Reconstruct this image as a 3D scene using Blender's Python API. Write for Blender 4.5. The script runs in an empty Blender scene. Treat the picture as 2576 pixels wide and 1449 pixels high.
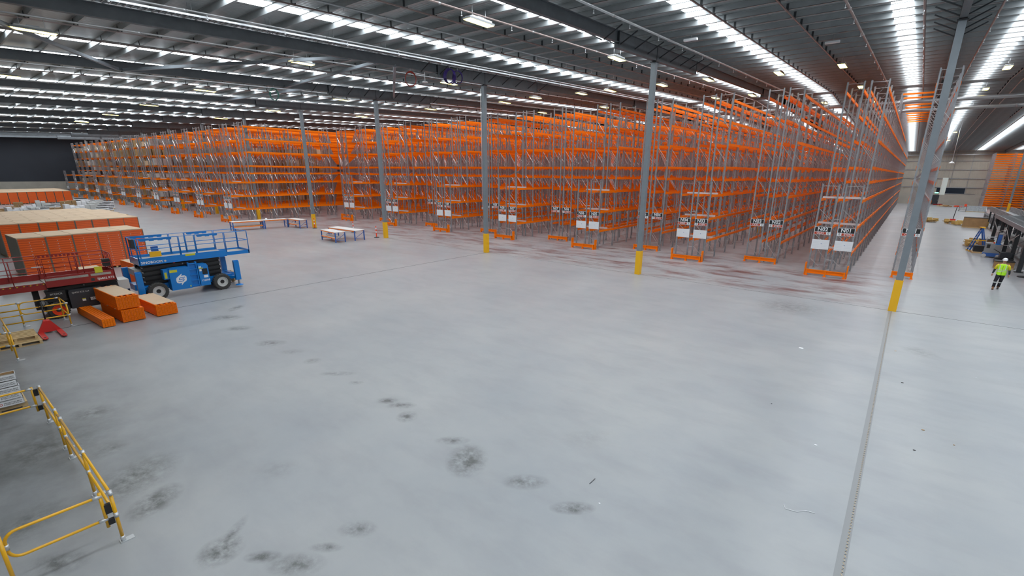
import bpy, bmesh, math, random
from mathutils import Vector, Matrix
random.seed(7)
PI = math.pi
sc = bpy.context.scene
COL = sc.collection

# ---------------------------------------------------------------- camera
CAMZ = 6.3
yaw, pitch, roll = math.radians(-38.045468), math.radians(17.132658), math.radians(-0.502448)
F = Vector((math.sin(yaw)*math.cos(pitch), math.cos(yaw)*math.cos(pitch), -math.sin(pitch)))
Rt = Vector((math.cos(yaw), -math.sin(yaw), 0)); Dn = F.cross(Rt)
cr, sr = math.cos(roll), math.sin(roll)
r0 = cr*Rt + sr*Dn; r1 = -sr*Rt + cr*Dn
cam = bpy.data.cameras.new('camera'); camo = bpy.data.objects.new('camera', cam); COL.objects.link(camo)
mw = Matrix.Identity(4)
for i in range(3):
    mw[i][0] = r0[i]; mw[i][1] = -r1[i]; mw[i][2] = -F[i]
mw[2][3] = CAMZ
camo.matrix_world = mw
cam.sensor_width = 36; cam.lens = 1197.52/2576*36
cam.shift_x = -(1321.43-1288)/2576; cam.shift_y = (802.34-724.5)/2576
cam.clip_end = 600; cam.clip_start = 0.1
sc.camera = camo

# ---------------------------------------------------------------- world, exposure
w = bpy.data.worlds.new('world'); sc.world = w; w.use_nodes = True
bg = w.node_tree.nodes['Background']; bg.inputs[0].default_value = (0.80, 0.90, 1.0, 1); bg.inputs[1].default_value = 0.25
sc.view_settings.view_transform = 'Standard'; sc.view_settings.look = 'None'
sc.view_settings.gamma = 1; sc.view_settings.exposure = 0.38
sc.view_settings.use_curve_mapping = False
SKY_EMIT = 9.5
LAMP_EMIT = 5.0

# ---------------------------------------------------------------- materials
def newmat(name):
    m = bpy.data.materials.new(name); m.use_nodes = True
    return m, m.node_tree, m.node_tree.nodes['Principled BSDF']
def mat(name, c, rough=0.5, metal=0.0, var=0.0, vscale=3.0, emit=None, bump=0.0, coat=0.0):
    m, nt, b = newmat(name)
    b.inputs['Base Color'].default_value = (*c, 1)
    b.inputs['Roughness'].default_value = rough
    b.inputs['Metallic'].default_value = metal
    if coat: b.inputs['Coat Weight'].default_value = coat
    if var or bump:
        tc = nt.nodes.new('ShaderNodeTexCoord'); n = nt.nodes.new('ShaderNodeTexNoise')
        n.inputs['Scale'].default_value = vscale; n.inputs['Detail'].default_value = 4
        nt.links.new(tc.outputs['Object'], n.inputs['Vector'])
        if var:
            r = nt.nodes.new('ShaderNodeValToRGB')
            r.color_ramp.elements[0].position = 0.3; r.color_ramp.elements[1].position = 0.7
            r.color_ramp.elements[0].color = (*[x*(1-var) for x in c], 1)
            r.color_ramp.elements[1].color = (*[min(1, x*(1+var)) for x in c], 1)
            nt.links.new(n.outputs['Fac'], r.inputs['Fac']); nt.links.new(r.outputs['Color'], b.inputs['Base Color'])
        if bump:
            bp = nt.nodes.new('ShaderNodeBump'); bp.inputs['Strength'].default_value = bump
            nt.links.new(n.outputs['Fac'], bp.inputs['Height']); nt.links.new(bp.outputs['Normal'], b.inputs['Normal'])
    if emit:
        b.inputs['Emission Color'].default_value = (*emit[0], 1); b.inputs['Emission Strength'].default_value = emit[1]
    return m

M = {}
M['orange'] = mat('orange_enamel', (1.0, 0.205, 0.0), 0.45, var=0.04)
M['orange'].node_tree.nodes['Principled BSDF'].inputs['Specular IOR Level'].default_value = 0.25
M['galv'] = mat('galvanised_steel', (0.29, 0.30, 0.32), 0.42, 0.3, var=0.12, vscale=6)
M['galv_l'] = mat('bright_zinc', (0.60, 0.62, 0.64), 0.32, 0.5)
M['brace'] = mat('zinc_brace', (0.62, 0.63, 0.64), 0.28, 0.85)
M['whitebar'] = mat('pale_steel_bar', (0.62, 0.56, 0.56), 0.5, 0.1)
M['rafter'] = mat('grey_rafter_paint', (0.105, 0.118, 0.13), 0.55, var=0.1)
M['column'] = mat('grey_column_paint', (0.20, 0.225, 0.25), 0.5, var=0.05)
M['yellow'] = mat('safety_yellow', (0.86, 0.46, 0.008), 0.42)
M['yellow2'] = mat('rail_yellow', (0.80, 0.42, 0.01), 0.32, coat=0.3)
M['white'] = mat('white_paint', (0.82, 0.83, 0.85), 0.5)
M['paper'] = mat('white_board', (0.80, 0.81, 0.84), 0.6)
M['paperline'] = mat('faint_print', (0.62, 0.66, 0.72), 0.6)
M['black'] = mat('black_matt', (0.016, 0.016, 0.018), 0.5)
M['rubber'] = mat('tyre_rubber', (0.05, 0.05, 0.048), 0.8, var=0.2, vscale=20)
M['signred'] = mat('sign_red', (0.50, 0.055, 0.02), 0.5)
M['blue'] = mat('lift_blue', (0.002, 0.20, 0.62), 0.35, coat=0.3)
M['blue_leg'] = mat('bench_blue', (0.03, 0.12, 0.42), 0.4)
M['red'] = mat('lift_red', (0.30, 0.014, 0.012), 0.38, coat=0.3)
M['jackred'] = mat('jack_red', (0.62, 0.03, 0.025), 0.38)
M['darkpanel'] = mat('charcoal_cover', (0.035, 0.04, 0.048), 0.45)
M['card'] = mat('pale_cardboard', (0.66, 0.49, 0.33), 0.7, var=0.06, vscale=1.2)
M['cardb'] = mat('brown_cardboard', (0.36, 0.22, 0.10), 0.75, var=0.12, vscale=2)
M['cardside'] = mat('wrapped_carton_edge', (0.17, 0.15, 0.12), 0.4)
M['wood'] = mat('pine_wood', (0.58, 0.42, 0.22), 0.7, var=0.15, vscale=8)
M['gold'] = mat('golden_plywood', (0.58, 0.40, 0.13), 0.7, var=0.15, vscale=4)
M['whitewood'] = mat('white_table_board', (0.74, 0.72, 0.70), 0.5)
M['shelfboard'] = mat('particle_board', (0.45, 0.36, 0.26), 0.6, var=0.1)
M['foil'] = mat('plastic_wrap_silver', (0.50, 0.53, 0.55), 0.25, 0.4, var=0.2, vscale=5, bump=0.5)
M['pipe'] = mat('brown_red_pipe', (0.30, 0.23, 0.215), 0.4, 0.3)
M['pipeg'] = mat('galvanised_pipe', (0.42, 0.42, 0.43), 0.35, 0.5)
M['purlin'] = mat('zinc_purlin', (0.34, 0.36, 0.37), 0.40, 0.3, var=0.12, vscale=1.5)
M['deck'] = mat('checker_deck', (0.42, 0.40, 0.37), 0.5, 0.3, var=0.2, vscale=40)
M['grey'] = mat('machine_grey', (0.25, 0.26, 0.27), 0.45)
M['lgrey'] = mat('light_grey', (0.55, 0.56, 0.55), 0.45)
M['purple'] = mat('purple_cable', (0.045, 0.02, 0.20), 0.35)
M['cablered'] = mat('red_orange_cable', (0.40, 0.03, 0.015), 0.4)
M['cablegreen'] = mat('green_cable', (0.01, 0.14, 0.10), 0.4)
M['skin'] = mat('skin', (0.45, 0.25, 0.17), 0.55)
M['hivis'] = mat('hi_vis_lime', (0.50, 0.95, 0.02), 0.55)
M['hivisy'] = mat('hi_vis_yellow_shirt', (0.75, 0.62, 0.02), 0.6)
M['reflect'] = mat('silver_reflective_tape', (0.62, 0.66, 0.64), 0.35, 0.2)
M['navy'] = mat('navy_cloth', (0.012, 0.012, 0.018), 0.7)
M['boot'] = mat('tan_leather', (0.22, 0.10, 0.04), 0.65)
M['stickery'] = mat('yellow_sticker', (0.62, 0.60, 0.03), 0.5)
M['coneorange'] = mat('bollard_orange', (0.90, 0.07, 0.015), 0.4)
M['hazard'] = mat('deck_tread_black', (0.03, 0.03, 0.03), 0.5)
M['glassdark'] = mat('dark_window_glass', (0.012, 0.018, 0.03), 0.08)
M['bracket'] = mat('dark_bracket', (0.03, 0.035, 0.04), 0.6)
M['emitlamp'] = mat('warm_lamp_diffuser', (0.9, 0.9, 0.85), 0.5, emit=((1.0, 0.80, 0.19), LAMP_EMIT))
M['emitgreen'] = mat('green_exit_panel', (0.2, 0.7, 0.5), 0.5, emit=((0.25, 1.0, 0.6), 1.6))
M['skylight'] = mat('translucent_skylight', (0.9, 0.95, 1.0), 0.5, emit=((0.90, 0.96, 1.0), SKY_EMIT))
M['offwhite_sign'] = mat('pale_green_white_panel', (0.78, 0.88, 0.84), 0.4)

def add_math(nt, op, a, b=None, clamp=False):
    n = nt.nodes.new('ShaderNodeMath'); n.operation = op; n.use_clamp = clamp
    for i, v in enumerate((a, b)):
        if v is None: continue
        if isinstance(v, (int, float)): n.inputs[i].default_value = v
        else: nt.links.new(v, n.inputs[i])
    return n.outputs[0]
def mixc(nt, fac, a, b):
    n = nt.nodes.new('ShaderNodeMix'); n.data_type = 'RGBA'
    if isinstance(fac, (int, float)): n.inputs[0].default_value = fac
    else: nt.links.new(fac, n.inputs[0])
    for i, v in ((6, a), (7, b)):
        if isinstance(v, tuple): n.inputs[i].default_value = (*v, 1)
        else: nt.links.new(v, n.inputs[i])
    return n.outputs[2]
def ramp(nt, f, p0, p1, c0=(0, 0, 0), c1=(1, 1, 1)):
    r = nt.nodes.new('ShaderNodeValToRGB'); e = r.color_ramp.elements
    e[0].position = p0; e[1].position = p1; e[0].color = (*c0, 1); e[1].color = (*c1, 1)
    nt.links.new(f, r.inputs['Fac']); return r.outputs['Color']
def noise(nt, vec, scale, detail=5, rough=0.55, sx=1, sy=1):
    mp = nt.nodes.new('ShaderNodeMapping'); mp.inputs['Scale'].default_value = (sx, sy, 1)
    nt.links.new(vec, mp.inputs['Vector'])
    n = nt.nodes.new('ShaderNodeTexNoise'); n.inputs['Scale'].default_value = scale
    n.inputs['Detail'].default_value = detail; n.inputs['Roughness'].default_value = rough
    nt.links.new(mp.outputs['Vector'], n.inputs['Vector']); return n.outputs['Fac']

# tyre smears and oil stains lying on the slab: (x, y, half length, half width, angle deg, strength)
def g2(x, y):
    # ground point seen at a pixel of the photograph
    d = r0*((x-1321.43)/1197.52)+r1*((y-802.34)/1197.52)+F
    t = -CAMZ/d.z; return (d.x*t, d.y*t)
ST_PX = [(594,775,12,7,.6),(568,799,36,5,.6),(600,826,28,5,.55),(681,863,32,6,.65),(735,885,25,5,.35),(786,908,18,6,.4),(850,940,40,5,.4),(895,963,16,4,.5),
 (975,1008,26,7,.6),(1010,1020,30,7,.6),(1024,1048,22,12,.6),(1138,1108,36,9,.5),(1174,1157,42,36,.75),(1321,1212,48,16,.6),(1440,1278,46,14,.75),
 (555,1385,44,32,.75),(570,1360,16,50,.55),(662,1401,40,12,.65),(745,1420,60,24,.55),(900,1331,40,18,.5),(822,1377,36,10,.5),(230,1040,46,16,.6),(272,1130,34,16,.55),
 (340,1200,70,50,.6),(390,1262,40,34,.8),(150,1415,60,22,.55),(1985,772,70,16,.35),(2315,886,26,12,.3),(100,1130,120,70,.5),(60,1320,70,50,.45),(700,1180,50,20,.15),(1480,1100,60,25,.12)]
STAINS = []
for (px_, py_, ax_, ay_, st_) in ST_PX:
    c0 = g2(px_, py_); c1 = g2(px_+ax_, py_); c2 = g2(px_, py_+ay_)
    STAINS.append((c0[0], c0[1], math.hypot(c1[0]-c0[0], c1[1]-c0[1]), math.hypot(c2[0]-c0[0], c2[1]-c0[1]), math.degrees(math.atan2(c1[1]-c0[1], c1[0]-c0[0])), st_))
def floor_material():
    m, nt, b = newmat('polished_concrete')
    tc = nt.nodes.new('ShaderNodeTexCoord'); V = tc.outputs['Object']
    sep = nt.nodes.new('ShaderNodeSeparateXYZ'); nt.links.new(V, sep.inputs[0])
    n1 = noise(nt, V, 0.22, 5, 0.6)
    n2 = noise(nt, V, 1.3, 6, 0.6, 0.45, 1.0)
    base = mixc(nt, ramp(nt, n1, 0.28, 0.72), (0.295, 0.318, 0.345), (0.392, 0.402, 0.408))
    base = mixc(nt, add_math(nt, 'MULTIPLY', ramp(nt, n2, 0.45, 0.8), 0.42), base, (0.235, 0.24, 0.265))
    fine = noise(nt, V, 30, 3, 0.6)
    base = mixc(nt, add_math(nt, 'MULTIPLY', ramp(nt, fine, 0.45, 0.8), 0.12), base, (0.36, 0.36, 0.36))
    # red-brown tyre marks in the travel zone in front of the racks
    zone = add_math(nt, 'MULTIPLY', ramp(nt, add_math(nt, 'MULTIPLY', add_math(nt, 'ADD', sep.outputs[1], -27.5), 0.05, True), 0.02, 0.12),
                    ramp(nt, add_math(nt, 'MULTIPLY', add_math(nt, 'SUBTRACT', 1.5, sep.outputs[0]), 0.2, True), 0.1, 0.6))
    far = ramp(nt, add_math(nt, 'MULTIPLY', add_math(nt, 'SUBTRACT', 46, sep.outputs[1]), 0.05, True), 0.0, 0.5)
    n3 = noise(nt, V, 0.9, 7, 0.68, 0.32, 1.0)
    redf = add_math(nt, 'MULTIPLY', ramp(nt, n3, 0.47, 0.66), add_math(nt, 'MULTIPLY', zone, add_math(nt, 'ADD', add_math(nt, 'MULTIPLY', far, .8), .2)))
    base = mixc(nt, redf, base, (0.15, 0.07, 0.068))
    zone2 = ramp(nt, add_math(nt, 'MULTIPLY', add_math(nt, 'SUBTRACT', -22.0, sep.outputs[0]), 0.02, True), 0.0, 0.25)
    base = mixc(nt, add_math(nt, 'MULTIPLY', add_math(nt, 'MULTIPLY', zone2, ramp(nt, noise(nt, V, 0.5, 6, 0.65, 0.4, 1.2), 0.4, 0.75)), 0.38), base, (0.26, 0.19, 0.18))
    # shade over the fenced near left corner, painted unevenly into the slab colour
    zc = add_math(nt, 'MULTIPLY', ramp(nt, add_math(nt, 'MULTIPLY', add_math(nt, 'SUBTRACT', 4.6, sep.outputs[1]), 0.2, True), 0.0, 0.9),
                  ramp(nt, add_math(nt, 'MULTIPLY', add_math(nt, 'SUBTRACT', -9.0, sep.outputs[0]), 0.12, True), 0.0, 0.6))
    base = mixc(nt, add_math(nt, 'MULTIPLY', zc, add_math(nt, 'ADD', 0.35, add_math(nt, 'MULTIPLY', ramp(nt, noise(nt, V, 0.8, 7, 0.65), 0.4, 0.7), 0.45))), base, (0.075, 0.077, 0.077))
    # individual stains
    wob = nt.nodes.new('ShaderNodeTexNoise'); wob.inputs['Scale'].default_value = 1.6; wob.inputs['Detail'].default_value = 6
    nt.links.new(V, wob.inputs['Vector'])
    tot = None
    for (x, y, rx, ry, a, s) in STAINS:
        mp = nt.nodes.new('ShaderNodeMapping'); mp.vector_type = 'TEXTURE'
        mp.inputs['Location'].default_value = (x, y, 0); mp.inputs['Rotation'].default_value = (0, 0, math.radians(a))
        mp.inputs['Scale'].default_value = (rx*1.35, ry*1.35, 1); nt.links.new(V, mp.inputs['Vector'])
        ln = nt.nodes.new('ShaderNodeVectorMath'); ln.operation = 'LENGTH'; nt.links.new(mp.outputs['Vector'], ln.inputs[0])
        v = add_math(nt, 'MULTIPLY', add_math(nt, 'SUBTRACT', 1.0, ln.outputs['Value'], True), s)
        tot = v if tot is None else add_math(nt, 'MAXIMUM', tot, v)
    brk = noise(nt, V, 3.5, 8, 0.7)
    st = add_math(nt, 'MULTIPLY', add_math(nt, 'MULTIPLY', tot, 2.0, True), ramp(nt, brk, 0.36, 0.6))
    base = mixc(nt, st, base, (0.11, 0.115, 0.115))
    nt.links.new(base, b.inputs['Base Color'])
    rr = ramp(nt, noise(nt, V, 0.5, 2), 0.1, 0.9, (0.30,)*3, (0.38,)*3)
    nt.links.new(rr, b.inputs['Roughness'])
    b.inputs['Specular IOR Level'].default_value = 0.38
    return m
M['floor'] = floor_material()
def ribbed(name, c, axis, scale, strength=0.6, rough=0.45, metal=0.3, var=0.15):
    m, nt, b = newmat(name)
    tc = nt.nodes.new('ShaderNodeTexCoord'); wv = nt.nodes.new('ShaderNodeTexWave')
    wv.bands_direction = axis; wv.inputs['Scale'].default_value = scale
    nt.links.new(tc.outputs['Object'], wv.inputs['Vector'])
    bp = nt.nodes.new('ShaderNodeBump'); bp.inputs['Strength'].default_value = strength; bp.inputs['Distance'].default_value = 0.03
    nt.links.new(wv.outputs['Fac'], bp.inputs['Height']); nt.links.new(bp.outputs['Normal'], b.inputs['Normal'])
    n = noise(nt, tc.outputs['Object'], 0.35, 5, .6)
    nt.links.new(ramp(nt, n, .3, .7, tuple(x*(1-var) for x in c), tuple(x*(1+var) for x in c)), b.inputs['Base Color'])
    b.inputs['Roughness'].default_value = rough; b.inputs['Metallic'].default_value = metal
    return m
M['roof'] = ribbed('foil_backed_roof_sheet', (0.36, 0.385, 0.39), 'X', 1.6, 0.35, 0.32, 0.4)
M['wallsheet'] = ribbed('ribbed_wall_sheet', (0.42, 0.39, 0.33), 'X', 1.6, 0.5, 0.5, 0.0, 0.06)
M['wallconc'] = mat('precast_concrete', (0.40, 0.38, 0.33), 0.8, var=0.1, vscale=0.6)
M['wallblue'] = mat('charcoal_blue_wall', (0.030, 0.036, 0.050), 0.7, var=0.15, vscale=0.1)
def wrap_mat():
    # shrink-wrapped beam ends: orange with horizontal courses, a bright creased film on top
    m, nt, b = newmat('orange_beams_in_film')
    tc = nt.nodes.new('ShaderNodeTexCoord'); V = tc.outputs['Object']
    wv = nt.nodes.new('ShaderNodeTexWave'); wv.bands_direction = 'Z'; wv.inputs['Scale'].default_value = 2.4; wv.inputs['Distortion'].default_value = 1.5
    nt.links.new(V, wv.inputs['Vector'])
    c = mixc(nt, wv.outputs['Fac'], (0.70, 0.085, 0.012), (0.92, 0.16, 0.02))
    n = noise(nt, V, 1.4, 6, .7, 1, 1)
    c = mixc(nt, add_math(nt, 'MULTIPLY', ramp(nt, n, .5, .8), .35), c, (0.80, 0.25, 0.16))
    nt.links.new(c, b.inputs['Base Color']); b.inputs['Roughness'].default_value = 0.3
    b.inputs['Coat Weight'].default_value = 0.6; b.inputs['Coat Roughness'].default_value = 0.12
    bp = nt.nodes.new('ShaderNodeBump'); bp.inputs['Strength'].default_value = 0.5; bp.inputs['Distance'].default_value = 0.06
    nt.links.new(noise(nt, V, 3.0, 5, .6, 1, .4), bp.inputs['Height']); nt.links.new(bp.outputs['Normal'], b.inputs['Coat Normal'])
    return m
M['wraporange'] = wrap_mat()
MATLIST = {}

# ---------------------------------------------------------------- mesh builder
class MB:
    def __init__(s): s.v = []; s.f = []; s.m = []; s.mats = []; s.sm = []
    def mi(s, m):
        if isinstance(m, str): m = M[m]
        if m not in s.mats: s.mats.append(m)
        return s.mats.index(m)
    def quadset(s, vs, fs, m, smooth=False):
        o = len(s.v); k = s.mi(m); s.v += [tuple(v) for v in vs]
        for f in fs: s.f.append(tuple(i+o for i in f)); s.m.append(k); s.sm.append(smooth)
    def box(s, x0, y0, z0, x1, y1, z1, m, M4=None):
        vs = [(x, y, z) for z in (z0, z1) for y in (y0, y1) for x in (x0, x1)]
        if M4 is not None: vs = [M4 @ Vector(v) for v in vs]
        s.quadset(vs, [(0,2,3,1),(4,5,7,6),(0,1,5,4),(2,6,7,3),(0,4,6,2),(1,3,7,5)], m)
    def cbox(s, c, d, m, rz=0):
        M4 = Matrix.Translation(c) @ Matrix.Rotation(rz, 4, 'Z')
        s.box(-d[0]/2, -d[1]/2, -d[2]/2, d[0]/2, d[1]/2, d[2]/2, m, M4)
    def bar(s, p, q, w, h, m, up=(0, 0, 1)):
        p = Vector(p); q = Vector(q); d = (q-p); L = d.length
        if L < 1e-6: return
        d /= L; u = Vector(up)
        if abs(d.dot(u)) > .98: u = Vector((0, 1, 0))
        a = d.cross(u).normalized(); b = a.cross(d).normalized()
        vs = []
        for e in (p, q):
            for sa, sb in ((-1,-1),(1,-1),(1,1),(-1,1)): vs.append(e + a*(sa*w/2) + b*(sb*h/2))
        s.quadset(vs, [(0,1,2,3),(7,6,5,4),(0,4,5,1),(1,5,6,2),(2,6,7,3),(3,7,4,0)], m)
    def tube(s, pts, r, m, n=8, cap=True, closed=False):
        pts = [Vector(p) for p in pts]; N = len(pts); rings = []
        prev = None
        for i, p in enumerate(pts):
            if closed: t = pts[(i+1) % N]-pts[i-1]
            else: t = pts[min(i+1, N-1)]-pts[max(i-1, 0)]
            t.normalize()
            if prev is None:
                u = Vector((0, 0, 1)) if abs(t.z) < .9 else Vector((1, 0, 0))
                a = t.cross(u).normalized()
            else:
                a = (prev - t*prev.dot(t))
                a = a.normalized() if a.length > 1e-5 else t.cross(Vector((0, 0, 1))).normalized()
            prev = a; b = t.cross(a)
            rr = r[i] if isinstance(r, (list, tuple)) else r
            rings.append([p + (a*math.cos(2*PI*k/n) + b*math.sin(2*PI*k/n))*rr for k in range(n)])
        vs = [v for ring in rings for v in ring]; fs = []
        for i in range(N if closed else N-1):
            j = (i+1) % N
            for k in range(n): fs.append((i*n+k, i*n+(k+1) % n, j*n+(k+1) % n, j*n+k))
        if cap and not closed: fs += [tuple(range(n))[::-1], tuple((N-1)*n+k for k in range(n))]
        s.quadset(vs, fs, m, True)
    def lathe(s, c, prof, m, n=16, axis='Z', mats=None):
        A = {'Z': lambda r, a, h: (r*math.cos(a), r*math.sin(a), h), 'Y': lambda r, a, h: (r*math.cos(a), h, r*math.sin(a)),
             'X': lambda r, a, h: (h, r*math.cos(a), r*math.sin(a))}[axis]
        c = Vector(c)
        vs = [c + Vector(A(r, 2*PI*k/n, h)) for (r, h) in prof for k in range(n)]
        for i in range(len(prof)-1):
            fs = [(i*n+k, i*n+(k+1) % n, (i+1)*n+(k+1) % n, (i+1)*n+k) for k in range(n)]
            mm = mats[i] if mats else m
            o = len(s.v)
            s.quadset(vs, fs, mm, True) if i == 0 and False else s._app(vs, fs, mm)
    def _app(s, vs, fs, m):
        s.quadset(vs, fs, m, True)
    def prism(s, poly, z0, z1, m, M4=None):
        n = len(poly); vs = [Vector((x, y, z0)) for x, y in poly]+[Vector((x, y, z1)) for x, y in poly]
        if M4 is not None: vs = [M4 @ v for v in vs]
        s.quadset(vs, [tuple(range(n))[::-1], tuple(n+i for i in range(n))]+[(i, (i+1) % n, n+(i+1) % n, n+i) for i in range(n)], m)
    def text(s, t, size, M4, m, ext=0.004, align='CENTER', bold=0.0, sx=1.0):
        k = (t, ext, bold, align)
        if k not in MATLIST:
            cu = bpy.data.curves.new('tmp', 'FONT'); cu.body = t; cu.size = 1; cu.extrude = 0.0; cu.align_x = align; cu.align_y = 'CENTER'
            cu.offset = bold; cu.resolution_u = 2
            o = bpy.data.objects.new('tmp', cu); COL.objects.link(o)
            me = bpy.data.meshes.new_from_object(o.evaluated_get(bpy.context.evaluated_depsgraph_get()))
            MATLIST[k] = ([tuple(v.co) for v in me.vertices], [tuple(p.vertices) for p in me.polygons])
            bpy.data.objects.remove(o); bpy.data.curves.remove(cu); bpy.data.meshes.remove(me)
        vs, fs = MATLIST[k]
        s.quadset([M4 @ Vector((x*size*sx, y*size, z*size)) for x, y, z in vs], fs, m)
    def mesh(s, name):
        me = bpy.data.meshes.new(name); me.from_pydata(s.v, [], s.f)
        for m in s.mats: me.materials.append(m)
        me.polygons.foreach_set('material_index', s.m); me.polygons.foreach_set('use_smooth', s.sm)
        me.update(); return me
    def build(s, name, parent=None, loc=None):
        return link(name, s.mesh(name), parent, loc)
def link(name, me, parent=None, loc=None, rz=0):
    o = bpy.data.objects.new(name, me); COL.objects.link(o)
    if parent is not None: o.parent = parent
    if loc: o.location = loc
    if rz: o.rotation_euler.z = rz
    return o
def tag(o, label, cat, group=None, kind=None):
    o['label'] = label; o['category'] = cat
    if len(label.split()) > 16: print('LONG', label)
    if group: o['group'] = group
    if kind: o['kind'] = kind
    return o
def empty(name, label, cat, loc=(0, 0, 0), rz=0, group=None):
    o = bpy.data.objects.new(name, None); COL.objects.link(o); o.location = loc; o.rotation_euler.z = rz
    o.empty_display_size = .2
    return tag(o, label, cat, group)
def struct(o):
    o['kind'] = 'structure'; return o
def copy_tree(o, parent=None):
    c = o.copy(); COL.objects.link(c)
    if parent is not None: c.parent = parent
    for ch in list(o.children): copy_tree(ch, c)
    return c

# ================================================================ SETTING
Y1, X0, XR, YF = 146.0, -163.0, 42.0, -16.0
def roofz(y): return 14.7-.035*abs(y-62)
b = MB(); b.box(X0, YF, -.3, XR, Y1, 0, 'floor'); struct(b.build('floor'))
# slab joints: thin sawn joints and the armoured joint with its saw-tooth edge
b = MB(); b.box(X0, 28.60, 0, XR, 28.635, .003, 'bracket'); b.box(X0, 28.635, 0, XR, 28.665, .004, 'lgrey'); struct(b.build('trim_1'))
b = MB(); b.box(-26.46, YF, 0, -26.42, 28.6, .003, 'bracket'); struct(b.build('trim_2'))
b = MB()
b.box(.16, YF, 0, .31, 28.45, .004, 'grey')
for i in range(420):
    y = -13+i*.1
    if y > 28.4: break
    b.bar((.255, y, .0055), (.285, y+.045, .0055), .008, .002, 'bracket'); b.bar((.285, y+.045, .0055), (.255, y+.1, .0055), .008, .002, 'wood')
struct(b.build('trim_3'))
# walls
b = MB(); b.box(X0, Y1, 0, XR, Y1+.25, 2.47, 'wallconc'); b.box(X0, Y1+.1, 2.47, XR, Y1+.25, 12.0, 'wallsheet')
for z in (3.82, 5.72, 7.6, 9.45, 11.3): b.box(X0, Y1-.02, z-.06, XR, Y1+.1, z+.06, 'galv')
for i in range(16):
    x = 12.0-i*2.9; b.box(x, Y1+.0, 3.8, x+.07, Y1+.1, 12, 'galv')
struct(b.build('wall_back'))
b = MB(); b.box(X0-.25, YF, 0, X0, Y1, 3.25, 'wallconc'); b.box(X0-.25, YF, 3.25, X0-.02, Y1, 14.3, 'wallblue'); struct(b.build('wall_left'))
b = MB(); b.box(XR, YF, 0, XR+.25, Y1, 2.5, 'wallconc'); b.box(XR+.02, YF, 2.5, XR+.25, Y1, 14.3, 'wallsheet'); struct(b.build('wall_right'))
b = MB(); b.box(X0, -4.25, 0, -3, -4, 12.0, 'wallconc'); struct(b.build('wall_light_blocker'))  # unseen wall, added to hold outside light off the near left floor
b = MB(); b.box(4.2, Y1-.03, 2.5, 9.05, Y1+.02, 3.72, 'glassdark'); w1 = struct(b.build('window_1'))
b = MB(); b.box(4.2, Y1-.06, 2.45, 10.9, Y1-.02, 2.53, 'galv'); b.box(9.05, Y1-.06, 2.5, 9.15, Y1-.02, 3.8, 'galv'); b.box(4.2, Y1-.06, 3.72, 10.9, Y1-.02, 3.8, 'galv'); b.build('window_frame', w1)
b = MB(); b.box(3.75, Y1-.05, 0, 4.95, Y1-.003, 2.15, 'darkpanel'); d1 = struct(b.build('door_1'))
b = MB(); b.box(4.75, Y1-.12, .95, 4.85, Y1-.05, 1.05, 'galv_l'); b.build('door_handle', d1)
# roof
b = MB()
for (ya, yb) in ((YF, 62), (62, Y1)):
    za, zb = roofz(ya), roofz(yb)
    vs = [(X0, ya, za), (XR, ya, za), (XR, yb, zb), (X0, yb, zb), (X0, ya, za+.12), (XR, ya, za+.12), (XR, yb, zb+.12), (X0, yb, zb+.12)]
    b.quadset(vs, [(0,3,2,1),(4,5,6,7),(0,1,5,4),(2,3,7,6),(0,4,7,3),(1,2,6,5)], 'roof')
ceiling = struct(b.build('ceiling'))
pm = MB(); PXL, PXR = X0, XR
pm.box(PXL, -.015, -.26, PXR, .015, 0, 'purlin'); pm.box(PXL, -.015, -.262, PXR, .065, -.245, 'purlin'); pm.box(PXL, -.065, -.012, PXR, .0, 0, 'purlin')
pme = pm.mesh('purlin')
y = -12.6; npur = 0
while y < 145 and npur < 99:
    link('purlin', pme, ceiling, (0, y, roofz(y)-.005)); y += 1.6; npur += 1
# rows of bridging between the purlins, running down the slope
def slope_line(b, x, ya, yb, off, w, h, m):
    for (p, q) in ((ya, 62), (62, yb)):
        b.bar((x, p, roofz(p)-off), (x, q, roofz(q)-off), w, h, m)
for bx in (-8.45, -5.8, -17.9, -20.9, -31.2, -34.2, 4.9, 8.0, -44.5, -47.5):
    b = MB(); slope_line(b, bx, -12.6, 144, .30, .05, .05, 'pipe')
    yy = -12.6
    while yy < 90:
        b.box(bx-.05, yy-.03, roofz(yy)-.27, bx+.05, yy+.14, roofz(yy)-.02, 'bracket'); yy += 1.6
    b.build('purlin_bridging', ceiling)
# translucent roof strips
sx = [15.6, 9.75, 2.85, -1.9]
for j in range(12):
    c = -13.1-13.41*j
    sx += [c+3.75, c-1.75]
n = 2
for x in sx:
    if x < X0+2: continue
    for (ya, yb) in ((-11.5 if x > -12 else 3.6, 61.2), (62.8, 144.5)):
        b = MB(); wd = .40 if x != 9.75 else .5
        za, zb = roofz(ya)-.015, roofz(yb)-.015
        b.quadset([(x-wd, ya, za), (x+wd, ya, za), (x+wd, yb, zb), (x-wd, yb, zb)], [(0, 3, 2, 1)], 'skylight')
        struct(b.build('window_%d' % n)); n += 1

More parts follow.
